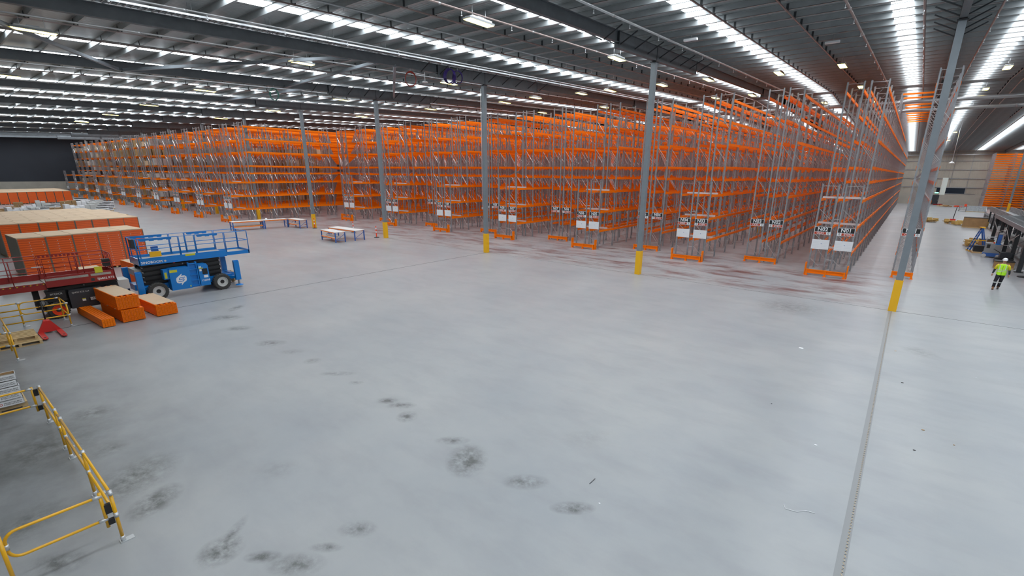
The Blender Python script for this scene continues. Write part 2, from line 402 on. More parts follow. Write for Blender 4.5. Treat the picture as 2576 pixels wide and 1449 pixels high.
# ================================================================ STEEL FRAME
CX = [.30, -13.1, -26.5, -39.9, -53.3, -67.22, -80.89, -94.55, -108.2, -121.9, -135.55, -149.2]
ORD = ['first', 'second', 'third', 'fourth', 'fifth', 'sixth', 'seventh', 'eighth', 'ninth', 'tenth', 'eleventh', 'twelfth', 'thirteenth']
rm = MB()
def ibeam(b, x, ya, yb, ztop, depth, bw, m):
    t = .02
    b.bar((x, ya, ztop(ya)-.015), (x, yb, ztop(yb)-.015), bw, .03, m)
    b.bar((x, ya, ztop(ya)-depth+.015), (x, yb, ztop(yb)-depth+.015), bw, .03, m)
    b.bar((x, ya, ztop(ya)-depth/2), (x, yb, ztop(yb)-depth/2), t, depth-.05, m)
fb = MB(); fb.bar((0, 0, 0), (.95, 0, .50), .05, .05, 'bracket'); fbm = fb.mesh('fly_brace')
fb2 = MB(); fb2.bar((0, 0, 0), (-.95, 0, .50), .05, .05, 'bracket'); fbm2 = fb2.mesh('fly_brace')
for i, x in enumerate([13.7]+CX):
    zt = lambda y: roofz(y)-.27
    r = empty('steel_rafter', ('dark grey sloping roof rafter nearest the right edge of the hall' if i == 0 else
        'dark grey roof rafter carried by the %s grey column counted from the right' % ORD[i-1]), 'roof beam', (x, 28.62, 12.5), 0, 'dark rafters under the roof')
    b = MB(); off = Vector((-x, -28.62, -12.5))
    ibeam(b, x, -3.95, 62, zt, .52, .22, 'rafter'); ibeam(b, x, 62, Y1-.1, zt, .52, .22, 'rafter')
    b.v = [tuple(Vector(v)+off) for v in b.v]; b.build('beam', r)
    for cyy in (28.62, 57.9, 87.2, 116.5):
        b = MB(); ya, yb = cyy-4.6, cyy+6.4
        for sx_ in ((-.112, .112)):
            for (q0, q1) in (((ya, min(yb, 62)),) + (((62, yb),) if yb > 62 else ())): b.bar((x+sx_, q0, zt(q0)-.40), (x+sx_, q1, zt(q1)-.40), .006, .70, 'rafter')
        for (q0, q1) in (((ya, min(yb, 62)),) + (((62, yb),) if yb > 62 else ())): b.bar((x, q0, zt(q0)-.76), (x, q1, zt(q1)-.76), .26, .03, 'rafter')
        for yy in (ya, cyy, yb): b.box(x-.135, yy-.015, zt(yy)-.78, x+.135, yy+.015, zt(yy)+.0, 'bracket')
        b.v = [tuple(Vector(v)+off) for v in b.v]; b.build('haunch', r)
    ks = list(range(0, 9)) if 0 < i < 5 else []
    for k in ks:
        yy = -12.6+1.6*(22+k) if i != 1 else -12.6+1.6*(21+k)
        for mm, s in ((fbm, 1), (fbm2, -1)):
            link('fly_brace', mm, r, (s*.06, yy-28.62, zt(yy)-12.5-.62))
# columns
cm = MB(); cm.box(-.15, -.15, 1.52, .15, .15, 12.4, 'column'); 
cm.box(-.2, -.2, 12.36, .2, .2, 12.42, 'bracket')
def column(x, y, h, label, front):
    r = empty('steel_column', label, 'column', (x, y, 0), 0, 'grey columns with yellow bases' if front else 'grey columns standing among the racks')
    b = MB(); wd = .14
    b.box(-wd, -wd, 0, wd, wd, h, 'column'); b.box(-.19, -.19, h-.05, .19, .19, h, 'bracket'); b.build('shaft', r)
    b = MB(); b.box(-.165, -.165, 0, .165, .165, 1.52, 'yellow'); b.box(-.145,-.145,1.515,.145,.145,1.53,'yellow'); b.build('painted_guard', r)
    return r
for i, x in enumerate(CX):
    h = roofz(28.62)-.27-.82
    c = column(x, 28.62, h, 'grey steel column with yellow base, %s of the front column line counted from the right' % ORD[i], True)
    if i == 2:
        b = MB(); b.tube([(-.17, -.18, 12.2), (-.17, -.18, 3.6)], .02, 'galv_l'); b.box(-.23, -.22, 3.45, -.11, -.14, 3.6, 'galv_l'); b.build('conduit', c)
for j, cy in enumerate((57.9, 87.2, 116.5)):
    for k, kk in enumerate((2, 5, 8, 11)):
        x = -3.45-4.555*kk
        column(x, cy, roofz(cy)-1.25, 'grey column inside the rack rows, %s deep line, %s from the right' % (ORD[j], ORD[k]), False)
column(14.6, 127.0, roofz(127)-1.05, 'grey column with yellow base near the conveyor at the far right', False)

# ================================================================ RACKING
LEVELS = [1.5, 3.1, 4.75, 5.85, 6.75, 8.4, 9.9, 11.4]
BAY = 2.8
def frame_mesh(h, d, name='upright_frame'):
    b = MB()
    for y in (0, d):
        b.box(y-.045, -.04, 0, y+.045, .04, h, 'galv')
        b.box(y-.09, -.08, 0, y+.09, .08, .012, 'galv')
    st = .80 if h < 6 else 1.15
    z = .25; s = 0
    b.bar((0, 0, z), (d, 0, z), .03, .03, 'brace')
    while z+st < h-.1:
        p, q = ((0, 0, z), (d, 0, z+st)) if s else ((d, 0, z), (0, 0, z+st))
        b.bar(p, q, .026 if s == 0 else .016, .04 if s == 0 else .018, 'brace' if s == 0 else 'galv', up=(0, 1, 0)); z += st; s = 1-s  # diagonals leaning one way made darker and thinner to imitate weaker light
    b.bar((0, 0, h-.12), (d, 0, h-.12), .03, .03, 'brace')
    return b.mesh(name)
FM = {h: frame_mesh(h, .9) for h in (5.75, 11.95, 11.0)}
FMS = frame_mesh(12.3, 1.0)
def beam_geo(b, x, y0, y1, z, side=1):
    b.box(x-.027, y0+.05, z-.085, x+.027, y1-.05, z+.085, 'orange')
    for yy in (y0+.05, y1-.05): b.box(x-.04, yy-.02 if yy < y1-1 else yy-.03, z-.12, x+.04, yy+.03 if yy < y1-1 else yy+.02, z+.10, 'orange')
bb = MB(); beam_geo(bb, 0, 0, BAY, 0); BM = bb.mesh('beam')
STUFFCACHE = {}
def beams_rest(xs, spans, key):
    if key in STUFFCACHE: return STUFFCACHE[key]
    b = MB()
    for (y0, y1, lv) in spans:
        for z in lv:
            for x in xs:
                b.box(x-.027, y0+.05, z-.085, x+.027, y1-.05, z+.085, 'orange')
                b.box(x-.04, y0+.03, z-.11, x+.04, y0+.09, z+.09, 'orange')
    STUFFCACHE[key] = b.mesh('beam'); return STUFFCACHE[key]
FACE = Matrix.Rotation(PI/2, 4, 'X')
def sign_part(parent, x0, y, z1, aisle, odd):
    w_, h_ = .92, .50; b = MB(); z0 = z1-h_
    b.box(x0, y-.02, z0, x0+w_, y, z1, 'white')
    b.box(x0+.02, y-.024, z0+.19, x0+w_-.02, y-.019, z1-.02, 'black')
    b.text('N%02d' % aisle, .33, Matrix.Translation((x0+w_/2, y-.028, z0+.335)) @ FACE, 'white', bold=.02)
    if odd:
        b.box(x0+.02, y-.024, z0+.02, x0+.68, y-.019, z0+.17, 'signred'); tx, zx = x0+.35, x0+.80
    else:
        b.box(x0+.24, y-.024, z0+.02, x0+w_-.02, y-.019, z0+.17, 'signred'); tx, zx = x0+.57, x0+.12
    b.text('ODD' if odd else 'EVEN', .18, Matrix.Translation((tx, y-.028, z0+.095)) @ FACE, 'white', bold=.01)
    b.text('0', .19, Matrix.Translation((zx, y-.028, z0+.095)) @ FACE, 'black', bold=.01)
    return b.build('aisle_sign', parent)
def load_board(parent, x0, y, z0):
    b = MB(); b.box(x0, y-.02, z0, x0+.98, y, z0+.62, 'paper')
    for r in range(5):
        b.box(x0+.05, y-.022, z0+.08+r*.1, x0+.42, y-.0195, z0+.088+r*.1, 'paperline'); b.box(x0+.55, y-.022, z0+.08+r*.1, x0+.92, y-.0195, z0+.088+r*.1, 'paperline')
    b.box(x0+.52, y-.024, z0+.34, x0+.56, y-.0195, z0+.38, 'blue_leg')
    return b.build('load_notice', parent)
def end_guard(xc, y, w_, label, posts=True):
    g = empty('rack_end_guard', label, 'floor guard', (xc, y, 0), 0, 'orange floor guards at the rack ends')
    b = MB(); h = .40
    for z, t in ((h, .05), (h-.20, .05)): b.box(-w_/2, -.06, z-t, w_/2, .06, z, 'orange')
    b.box(-w_/2, -.015, h-.22, w_/2, .015, h, 'orange'); b.build('rail', g)
    xs = (-w_/2+.05, 0, w_/2-.05) if w_ > 1.5 else (-w_/2+.05, w_/2-.05)
    for x in xs:
        b = MB(); b.box(x-.05, -.07, 0, x+.05, .07, h+.01, 'orange'); b.box(x-.1, -.11, 0, x+.1, .11, .02, 'orange'); b.build('foot', g)
    if posts:
        for s in (-1, 1):
            b = MB(); x = s*(w_/2+.06); b.box(x-.035, .02, 0, x+.035, .30, .82, 'orange'); b.build('corner_post', g)
    return g
def rack_row(k):
    xc = -3.45-4.555*k; low = (k % 2 == 0); far = k >= 14
    ystart = 39.0-BAY*4 if far else 39.0
    a, c = k+2, k+1
    lab = ('double pallet rack row signed N%02d and N%02d, with a low front frame' if low else
           'double pallet rack row signed N%02d and N%02d, set back without low front frame') % (a, c)
    r = empty('pallet_rack', lab, 'pallet rack', (xc, ystart, 0), 0, 'tall orange and grey double pallet rack rows')
    xl, xr_ = -1.09, .19
    n1 = 22+(4 if far else 0)
    spans = []
    ys = [i*BAY for i in range(n1)]
    off2 = (101.4-ystart)
    ys2 = [off2+i*BAY for i in range(15)]
    for y in ys:
        for x in (xl, xr_): link('upright_frame', FM[11.95], r, (x, y, 0))
    for y in ys2:
        for x in (xl, xr_): link('upright_frame', FM[11.0], r, (x, y, 0))
    if low:
        for x in (xl, xr_): link('upright_frame', FM[5.75], r, (x, -2.6, 0))
    bx = (-1.13, -.15, .15, 1.13)
    bx = (1.125, .155, -.155, -1.125)
    cnt = 0
    if low:
        me = BM
        for z in LEVELS[:3]:
            for x in bx:
                o = link('beam', BM, r, (x, -2.6, z)); o.scale.y = 2.6/2.8; cnt += 1
    nb = 2 if low else 3
    for i in range(nb):
        for z in LEVELS:
            for x in bx: link('beam', BM, r, (x, ys[i], z)); cnt += 1
    spans = [(ys[i], ys[i+1], LEVELS) for i in range(nb, n1-1)]+[(ys2[i], ys2[i+1], LEVELS[:7]) for i in range(14)]
    o = link('beam', beams_rest(bx, spans, (far, low)), r); o['kind'] = 'stuff'
    if low:
        for z in LEVELS[:3]:
            b = MB(); b.box(-1.15, -1.25, z+.08, 1.15, -1.13, z+.20, 'whitebar'); b.build('cross_bar', r)
        fy = -2.6-.06
        sign_part(r, -1.10, fy, 3.10, a, True); sign_part(r, .18, fy, 3.10, c, False)
        load_board(r, -1.13, fy, 1.66); load_board(r, .15, fy, 1.66)
        for z in (1.0, 3.6): 
            b = MB(); b.bar((-.19, -2.6, z), (.19, -2.6, z), .04, .04, 'galv_l'); b.build('row_spacer', r)
    else:
        sign_part(r, -1.10, -.06, 3.12, a, True); sign_part(r, .18, -.06, 3.12, c, False)
    gy = ystart-(3.3 if low else .5)
    end_guard(xc, gy, 2.2, 'orange floor guard before the rack row lettered N%02d and N%02d' % (a, c), low)
    if k == 0:
        # taller posts and orange ties that bridge the first aisle
        for i in range(11):
            yy = 57.5-ystart+2.9*i
            b = MB(); b.box(1.05, yy-.05, 11.9, 1.15, yy+.05, 13.3, 'galv'); b.bar((.2, yy, 11.9), (1.1, yy, 12.9), .04, .04, 'galv_l', up=(0,1,0)); b.build('extension_post', r)
            b = MB(); b.box(1.1, yy-.03, 13.16, 3.36, yy+.03, 13.3, 'orange'); b.build('tie_beam', r)
for k in range(35): rack_row(k)
# the single row right of the first aisle
r = empty('pallet_rack', 'single pallet rack row lettered N01 at the right, behind the nearest grey column', 'pallet rack', (.46, 39.0, 0))
for i in range(22): link('upright_frame', FMS, r, (-.5, i*BAY, 0))
for i in range(15): link('upright_frame', FM[11.0], r, (-.5, 62.4+i*BAY, 0))
for i in range(6):
    for z in LEVELS:
        for x in (-.53, .53): link('beam', BM, r, (x, i*BAY, z))
o = link('beam', beams_rest((-.53, .53), [(i*BAY, (i+1)*BAY, LEVELS) for i in range(6, 21)], 'single'), r); o['kind'] = 'stuff'
sign_part(r, -.5, -.06, 3.12, 1, True)
end_guard(.46, 38.5, 1.1, 'short orange floor guard before the single N01 rack, partly behind the nearest column', False)

# ---- pallets of cartons stored in the far rows
def pal_load(kind):
    b = MB()
    for y in (-.5, 0, .5): b.box(-.55, y-.05, 0, .55, y+.05, .09, 'wood')
    for i in range(6): b.box(-.55+i*.19, -.58, .09, -.55+i*.19+.14, .58, .12, 'wood')
    if kind == 0:
        for z in range(4):
            for y in range(3): b.box(-.52, -.57+y*.385, .13+z*.27, .52, -.57+y*.385+.375, .13+z*.27+.26, 'cardb')
    elif kind == 1:
        for z in range(3):
            for y in range(2): b.box(-.52, -.57+y*.58, .13+z*.36, .52, -.57+y*.58+.56, .13+z*.36+.35, 'lgrey')
    elif kind == 2:
        for z in range(5): b.box(-.52, -.57, .13+z*.2, .52, .57, .13+z*.2+.17, 'paper' if z % 2 else 'card')
    else:
        b.box(-.5, -.55, .13, .5, .55, .85, 'card')
    return b.mesh('pallet_load')
PL = [pal_load(i) for i in range(4)]
PLN = ['brown carton stack on a pallet', 'grey wrapped pallet load', 'white and tan layered pallet load', 'single pale carton on a pallet']
slots = []
for k in range(17, 35):
    xc = -3.45-4.555*k
    for bay in range(0, 7):
        for li, z in enumerate([0.0]+LEVELS[:7]):
            if li in (3, 4) and random.random() < .7: continue
            if k < 22 and (bay < 2 or random.random() < .45): continue
            if random.random() < .25: continue
            top = 99
            for half in (.75, 2.05):
                slots.append((k, bay, li, xc+.74, 27.8+bay*BAY+half, z+(.088 if z else 0)))
random.shuffle(slots); slots.sort(key=lambda s: s[1]*2.0+(34-s[0])*0.0)
LN = ['floor', 'first', 'second', 'third', 'fourth', 'fifth', 'sixth', 'seventh']
rest = MB()
for i, (k, bay, li, x, y, z) in enumerate(slots):
    kd = 0 if k in (19, 20, 21, 24, 26, 27) else (1 if k in (22, 31) else random.choice((0, 0, 2, 3)))
    tight = li in (3, 4)
    if i < 300:
        o = link('pallet_load', PL[kd], None, (x, y, z))
        if tight: o.scale.z = .62
        tag(o, '%s in rack N%02d, %s level, %s bay' % (PLN[kd], k+1, LN[li], ORD[bay]), 'pallet load', 'pallet loads stored in the far left racks')
    elif i < 900:
        h = .7 if tight else 1.15
        rest.box(x-.52, y-.57, z+.12, x+.52, y+.57, z+h, ('cardb', 'lgrey', 'card')[kd % 3]); rest.box(x-.55, y-.58, z, x+.55, y+.58, z+.11, 'wood')
o = rest.build('pallet_load'); tag(o, 'many more carton loads deeper inside the far left racks', 'pallet load', 'pallet loads stored in the far left racks', 'stuff')

# ---- far right dense shelf rack
r = empty('pallet_rack', 'dense many-level orange rack against the far right end of the hall', 'pallet rack', (11.5, 134.0, 0))
fm2 = frame_mesh(10.7, 1.2)
for i in range(5):
    for j in range(7):
        o = link('upright_frame', fm2, r, (j*2.9, i*1.35, 0), PI/2)
for j in range(6):
    for lv in range(24):
        if lv < 16 and j < 6:
            b_ = None
bb2 = MB(); bb2.box(.05, -.03, -.06, 2.85, .03, .06, 'orange'); bme = bb2.mesh('beam')
for j in range(4):
    for lv in range(24): link('beam', bme, r, (j*2.9, -.08, .55+lv*.43))
rb = MB()
for j in range(6):
    for lv in range(24):
        for i in range(1, 6): rb.box(j*2.9+.05, i*1.3-.03, .49+lv*.43, j*2.9+2.85, i*1.3+.03, .61+lv*.43, 'orange')
        if j >= 4: rb.box(j*2.9+.05, -.11, .49+lv*.43, j*2.9+2.85, -.05, .61+lv*.43, 'orange')
o = rb.build('beam', r); o['kind'] = 'stuff'

# ================================================================ OVERHEAD SERVICES
LAMPS = [(-14.57,15.52),(-28.65,4.75),(-27.4,15.07),(-27.11,25.7),(-42.64,15.72),(-56.76,16.03),(-70.35,16.15),(-14.0,25.78),(-16.29,37.19),
 (-20.67,37.25),(-4.79,37.18),(-4.84,49.75),(-4.9,63.6),(3.27,45.41),(3.26,59.28),(3.29,71.96),(-54.17,26.11),(-40.9,25.78),(-32.27,37.77),
 (-27.88,36.81),(-54.49,36.93),(-27.8,49.0),(-16.09,49.07),(-12.94,49.28),(-12.8,37.08),(-8.37,37.58),(-23.4,37.25),(3.23,96.11),(3.05,108.34),
 (-43.66,5.4),(-84.0,16.2),(-42.0,37.0),(-68.0,26.3),(-36.2,49.2),(-9.0,62.0),(-14.2,4.6),(-2.0,4.6),(-2.0,15.5),(11.0,45.4),(11.0,72.0)]
def lamp_mesh():
    h = MB(); h.box(-.22, -.75, 0, .22, .75, .07, 'grey')
    for i in range(7): h.box(-.20+i*.065, -.6, .07, -.19+i*.065, .6, .14, 'lgrey')
    h.box(-.12, -.2, .07, .12, .2, .2, 'grey')
    d = MB(); d.box(-.20, -.72, -.02, .20, .72, -.001, 'emitlamp')
    return h.mesh('housing'), d.mesh('diffuser')
LH, LD = lamp_mesh()
for i, (x, y) in enumerate(LAMPS):
    c_ = Vector((0, 0, CAMZ)); p0 = Vector((x, y, roofz(y)-1.2)); t_ = 1.0
    for _ in range(30):
        pp = c_+(p0-c_)*t_; t_ *= (roofz(pp.y)-.80-CAMZ)/(pp.z-CAMZ)
    x, y, z = pp
    l = empty('high_bay_lamp', 'warm glowing rectangular high bay lamp hanging from the roof, %s' % ('over the right hand aisle side' if x > -6 else 'over the front open floor' if y < 20 else 'above the racks'),
              'ceiling lamp', (x, y, z), 0, 'high bay lamps %s' % ('right' if x > -6 else 'front' if y < 20 else 'over racks'))
    link('housing', LH, l); link('diffuser', LD, l)
    b = MB(); b.tube([(0, -.4, .1), (0, -.4, .53)], .008, 'galv_l', 5); b.tube([(0, .4, .1), (0, .4, .53)], .008, 'galv_l', 5); b.build('suspension_wire', l)
# sprinkler pipes down the slope
PIPES = [(-11.5, .5, .055, 'pipeg'), (-3.55, .42, .05, 'pipe'), (-1.05, .46, .05, 'pipe'), (1.5, .42, .045, 'pipe'), (-15.8, .5, .04, 'pipe'), (-19.2, .45, .04, 'pipeg'),
         (-24.0, .5, .035, 'pipeg'), (-29.8, .45, .04, 'pipeg'), (-33.0, .45, .03, 'pipeg'), (-37.9, .45, .035, 'pipeg'), (-43.0, .5, .04, 'pipeg'), (-51.6, .5, .04, 'pipeg'), (-60.0, .5, .04, 'pipeg'), (5.6, .42, .05, 'pipe'), (8.9, .42, .05, 'pipe')]
PORD = sorted([p[0] for p in PIPES], reverse=True)
hd = MB(); hd.tube([(0, 0, 0), (0, 0, -.16)], .014, 'galv_l', 6); hd.lathe((0, 0, -.18), [(.001, .03), (.035, .02), (.035, 0), (.001, 0)], 'white', 8); HDM = hd.mesh('sprinkler_head')
for i, (x, off, rad, m) in enumerate(PIPES):
    p = empty('sprinkler_pipe', '%s sprinkler pipe running down the hall, number %d counted from the right' % ('grey' if m == 'pipeg' else 'brownish', PORD.index(x)+1), 'pipe', (x, 30, roofz(30)-off), 0, 'sprinkler pipes under the roof')
    b = MB()
    pts = [(0, yy-30, roofz(yy)-roofz(30)) for yy in (-3.9, 61.8, 62.2, 144)]
    b.tube(pts, rad, m, 8)
    yy = -3.4
    while yy < 110: b.tube([(0, yy-30-.06, roofz(yy)-roofz(30)), (0, yy-30+.06, roofz(yy)-roofz(30))], rad*1.35, 'pipeg', 8); yy += 6.0
    b.build('pipe', p)
    if -25 < x < 2:
        for j in range(16):
            yy = 3+j*3.2; link('sprinkler_head', HDM, p, (0, yy-30, roofz(yy)-roofz(30)-rad))
# perforated cable tray beside the third rafter
tr = empty('cable_tray', 'bright perforated metal cable tray running above the third rafter from the right', 'cable tray', (-24.3, 20, 0))
b = MB()
def tz(y): return roofz(y)-.62
for s in (-.22, .22): b.bar((s, -23.9, tz(-3.9)), (s, 42, tz(62)), .015, .07, 'galv_l')
b.build('side_rail', tr)
b = MB(); yy = -3.8
while yy < 61:
    b.box(-.22, yy-20-.02, tz(yy)-.05, .22, yy-20+.02, tz(yy)-.03, 'galv'); yy += .22
b.build('rung_set', tr)
b = MB()
for k in range(21):
    yy = -3.5+3.1*k
    b.tube([(-.2, yy-20, tz(yy)), (-.2, yy-20, roofz(yy)-.1)], .008, 'galv', 5); b.tube([(.2, yy-20, tz(yy)), (.2, yy-20, roofz(yy)-.1)], .008, 'galv', 5)
b.build('hanger_rods', tr)
b = MB(); b.bar((-.12, -23.9, tz(-3.9)+.01), (-.12, 42, tz(62)+.01), .08, .03, 'black'); b.build('cables', tr)
# water mains crossing the hall
for i, (y, z, rad) in enumerate(((62.0, 13.05, .17), (65.5, 12.6, .14))):
    p = empty('water_main', ('thick grey water main crossing under the roof ridge', 'thinner grey water main crossing just beyond the thick one')[i], 'pipe', (-20, y, z))
    b = MB(); b.tube([(-60, 0, 0), (58, 0, 0)], rad, 'pipeg', 12)
    for k in range(20): b.tube([(-58+6*k, 0, 0), (-57.85+6*k, 0, 0)], rad*1.18, 'galv', 12)
    b.build('pipe', p)
    b = MB()
    for k in range(20): b.tube([(-57+6*k, 0, 0), (-57+6*k, 0, roofz(y)-.1-z)], .015, 'galv_l', 5)
    b.build('hanger_rods', p)
p = empty('water_main', 'grey pipe high along the far end wall', 'pipe', (0, 145.4, 10.75)); b = MB(); b.tube([(-60, 0, 0), (40, 0, 0)], .12, 'pipeg', 10); b.build('pipe', p)
b = MB()
for k in range(12): b.tube([(-50+8*k, 0, 0), (-50+8*k, 0, .75)], .02, 'galv_l', 5)
b.build('hanger_rods', p)
# diagonal roof ties
def tie(p, q, label):
    p = Vector(p); q = Vector(q); b = MB(); b.bar((0, 0, 0), q-p, .16, .16, 'column'); o = b.build('roof_tie', None, tuple(p)); tag(o, label, 'roof brace', 'diagonal roof braces')
tie((-26.5, 1.6, 11.85), (-39.8, 10.0, 12.15), 'long grey diagonal brace running up to the left from the fourth rafter')
tie((-39.8, 10.3, 12.15), (-26.5, 17.3, 12.4), 'pale diagonal brace running right from the same joint on the fourth rafter')
tie((-26.5, 19.2, 12.45), (-39.8, 20.4, 12.5), 'short steep brace left of the orange coil, between third and fourth rafters')
tie((-39.9, 22.0, 12.55), (-53.2, 20.7, 12.5), 'short brace further left between the fourth and fifth rafters')
tie((-26.5, 20.6, 12.5), (-39.8, 30.6, 12.85), 'almost upright looking pale brace just left of the orange coil')
# coils of cable hanging from the third rafter
def coil(loc, R, n, m, label, rz):
    o = empty('cable_coil', label, 'cable coil', loc, rz)
    b = MB()
    for i in range(n):
        rr = R*(1-.05*random.random()); off = (i-n/2)*.05
        tl = random.uniform(-.15, .15)
        b.tube([(rr*.8*math.cos(t*PI/12), off+tl*math.sin(t*PI/12)*.3, -R+rr*math.sin(t*PI/12)) for t in range(24)], .018, m, 6, closed=True)
    b.build('loops', o)
    b = MB(); b.tube([(0, 0, -.03), (0, 0, .22)], .012, 'galv_l', 5); b.build('hook', o)
coil((-25.85, 24.6, 12.85), .46, 9, 'purple', 'purple coil of cable hung by the cable tray', .4)
coil((-25.85, 25.3, 12.85), .42, 5, 'purple', 'second, looser purple coil beside the first one', 1.1)
coil((-26.15, 21.5, 12.25), .42, 7, 'cablered', 'dark orange coil of cable hung below the rafter left of the purple coils', .9)
coil((-39.5, 19.3, 12.2), .42, 4, 'cablegreen', 'dark green coil of cable hung below the fourth rafter', .6)
a = empty('wireless_antenna', 'white disc antenna on a short bracket below the rafter, right of the orange coil', 'antenna', (-26.2, 22.7, 11.95))
b = MB(); b.lathe((0, 0, -.12), [(.001, .06), (.12, .05), (.19, .01), (.19, -.02), (.001, -.03)], 'white', 16); b.build('disc', a)
b = MB(); b.tube([(0, 0, -.06), (0, 0, .30), (-.0, -.9, .30)], .03, 'white', 6); b.tube([(0, 0, .1), (0, 0, .45)], .02, 'white', 6); b.build('bracket', a)
p = empty('pendant_fitting', 'small white cone fitting on a very long rod in the far right aisle', 'pendant', (3.85, 100, 8.15))
b = MB(); b.lathe((0, 0, 0), [(.001, .3), (.06, .28), (.36, .02), (.36, 0), (.001, 0)], 'white', 14); b.build('cone', p)
b = MB(); b.tube([(0, 0, .25), (0, 0, 5.2)], .045, 'galv_l', 6); b.build('rod', p)
s = empty('hanging_sign', 'pale green white double sided sign hanging above the far right aisle', 'sign', (3.3, 91, 4.9), math.radians(10))
b = MB(); b.box(-.3, -.06, -1.15, .3, .06, 1.15, 'offwhite_sign'); b.build('panel', s)
b = MB(); b.tube([(-.25, 0, 1.1), (-.25, 0, 8.76)], .01, 'galv', 4); b.tube([(.25, 0, 1.1), (.25, 0, 8.76)], .01, 'galv', 4); b.build('suspension_wire', s)
ex = empty('exit_sign', 'small green lit exit sign above the dark door in the far wall', 'exit sign', (4.35, Y1-.1, 2.62))
b = MB(); b.box(-.36, -.04, -.15, .36, .08, .15, 'white'); b.build('housing', ex)
b = MB(); b.box(-.33, -.05, -.12, .33, -.041, .12, 'emitgreen'); b.build('panel', ex)
for i, (x, y, lb) in enumerate(((-10.7, 27.6, 'white emergency light under the roof at the upper right'), (-5.0, 33.5, 'small white emergency light beside the bright lamp at the upper right'))):
    o = empty('emergency_light', lb, 'emergency light', (x, y, roofz(y)-.45)); b = MB(); b.box(-.35, -.1, -.05, .35, .1, .05, 'white'); b.build('body', o)
    b = MB(); b.tube([(0, 0, .04), (0, 0, .4)], .015, 'galv', 5); b.build('stem', o)

# ================================================================ BENCHES, BOLLARDS
def bench(x0, y0, L, D, rz, label, shelf, H=.95):
    # local x along length
    t = empty('work_bench', label, 'table', (x0, y0, 0), rz, 'blue legged work benches on the open floor')
    b = MB(); b.box(0, 0, H-.035, L, D, H, 'whitewood'); b.build('tabletop', t)
    for y in (.03, D-.03):
        b = MB(); b.box(.04, y-.02, H-.12, L-.04, y+.02, H-.035, 'orange'); b.build('beam', t)
    for x in (.05, L-.05):
        for y in (.05, D-.05):
            b = MB(); b.box(x-.045, y-.04, 0, x+.045, y+.04, H-.035, 'blue_leg'); b.build('leg', t)
        b = MB(); b.bar((x, .05, .2), (x, D-.05, .75), .02, .03, 'blue_leg'); b.bar((x, .05, .18), (x, D-.05, .18), .02, .03, 'blue_leg'); b.build('brace', t)
    if shelf:
        b = MB(); b.box(.1, .05, .42, L-.1, D-.05, .45, 'whitewood' if shelf == 2 else 'shelfboard')
        b.box(.06, .02, .34, L-.06, .06, .42, 'orange'); b.box(.06, D-.06, .34, L-.06, D-.02, .42, 'orange'); b.build('shelf', t)
    return t
bench(-43.4, 23.85, 3.1, 1.0, math.radians(-7), 'front left work bench with a white top and lower shelf, right of the blue lift', 2)
bench(-44.75, 26.6, 4.5, 1.15, math.radians(-3), 'long white topped work bench standing just behind the front left one', 0) if False else bench(-44.8, 25.40, 4.5, 1.10, math.radians(0.5), 'long white topped work bench standing just behind the one with the shelf', 0)
bench(-56.2, 27.0, 2.6, .95, math.radians(1), 'short work bench with lower shelf beside the fifth yellow column', 2)
bench(-56.4, 21.2, 3.15, .95, math.radians(86), 'long low work bench with orange shelf beam, leftmost of the bench group', 1)
bench(-56.15, 24.4, 2.55, .95, math.radians(86), 'middle work bench joining the long left bench and the short one', 0)
b = MB(); b.lathe((0, 0, 0), [(.001, 0), (.12, .0), (.13, .05), (.1, .12), (.05, .16), (.001, .17)], 'white', 12)
o = b.build('safety_helmet', None, (-56.75, 24.9, .95)); tag(o, 'small white helmet left on the long bench', 'helmet')
def bollard(x, y, label):
    o = empty('warning_bollard', label, 'bollard', (x, y, 0), 0, 'orange and white warning bollards')
    b = MB(); b.lathe((0, 0, 0), [(.001, 0), (.26, 0), (.26, .03), (.1, .06), (.05, .07)], 'black', 8); b.build('base', o)
    b = MB()
    pr = [(.05, .06), (.055, .45), (.055, .62), (.05, .8), (.05, .95), (.04, 1.02), (.05, 1.06), (.04, 1.12), (.001, 1.13)]
    b.lathe((0, 0, 0), pr, None, 12, mats=['coneorange', 'white', 'coneorange', 'white', 'coneorange', 'coneorange', 'coneorange', 'coneorange']); b.build('post', o)
bollard(-40.84, 28.2, 'orange and white bollard beside the fourth yellow column')
bollard(-46.2, 29.1, 'orange and white bollard behind the long white bench')
bollard(-52.75, 28.35, 'orange and white bollard against the fifth yellow column')
bollard(-37.9, 34.6, 'thin distant bollard before the N12 rack guard') if False else None

# ================================================================ YELLOW HANDRAILS
def rail_pipe(pts, r=.024): b = MB(); b.tube(pts, r, 'yellow2', 10); return b
CLAMPS = []
def clampm(b, p, ax='Z'): 
    p = Vector(p); d = {'Z': (0, 0, .045), 'X': (.06, 0, 0), 'Y': (0, .06, 0)}[ax]
    CLAMPS.append((p-Vector(d), p+Vector(d)))
def clbuild(b, g):
    for p, q in CLAMPS:
        c = MB(); c.tube([p, q], .034, 'galv_l', 10); c.build('pipe_clamp', g)
    CLAMPS.clear()
    if b.v: b.build('hinge_post', g)
def rail_post(parent, x, y, h=1.0, foot=(.0, .12)):
    o = MB(); o.tube([(x, y, .05), (x, y, h)], .027, 'yellow2', 10); po = o.build('post', parent)
    f = MB(); f.tube([(x, y, 0.01), (x, y, .11)], .036, 'galv_l', 10); f.cbox((x+foot[0]*.5, y+foot[1]*.5, .008), (.12+abs(foot[0]), .1+abs(foot[1]), .016), 'galv_l'); f.build('foot_flange', po)
    return po
def fence(label, loc):
    return empty('guard_rail', label, 'handrail', loc, 0, 'yellow tubular handrails at the left')
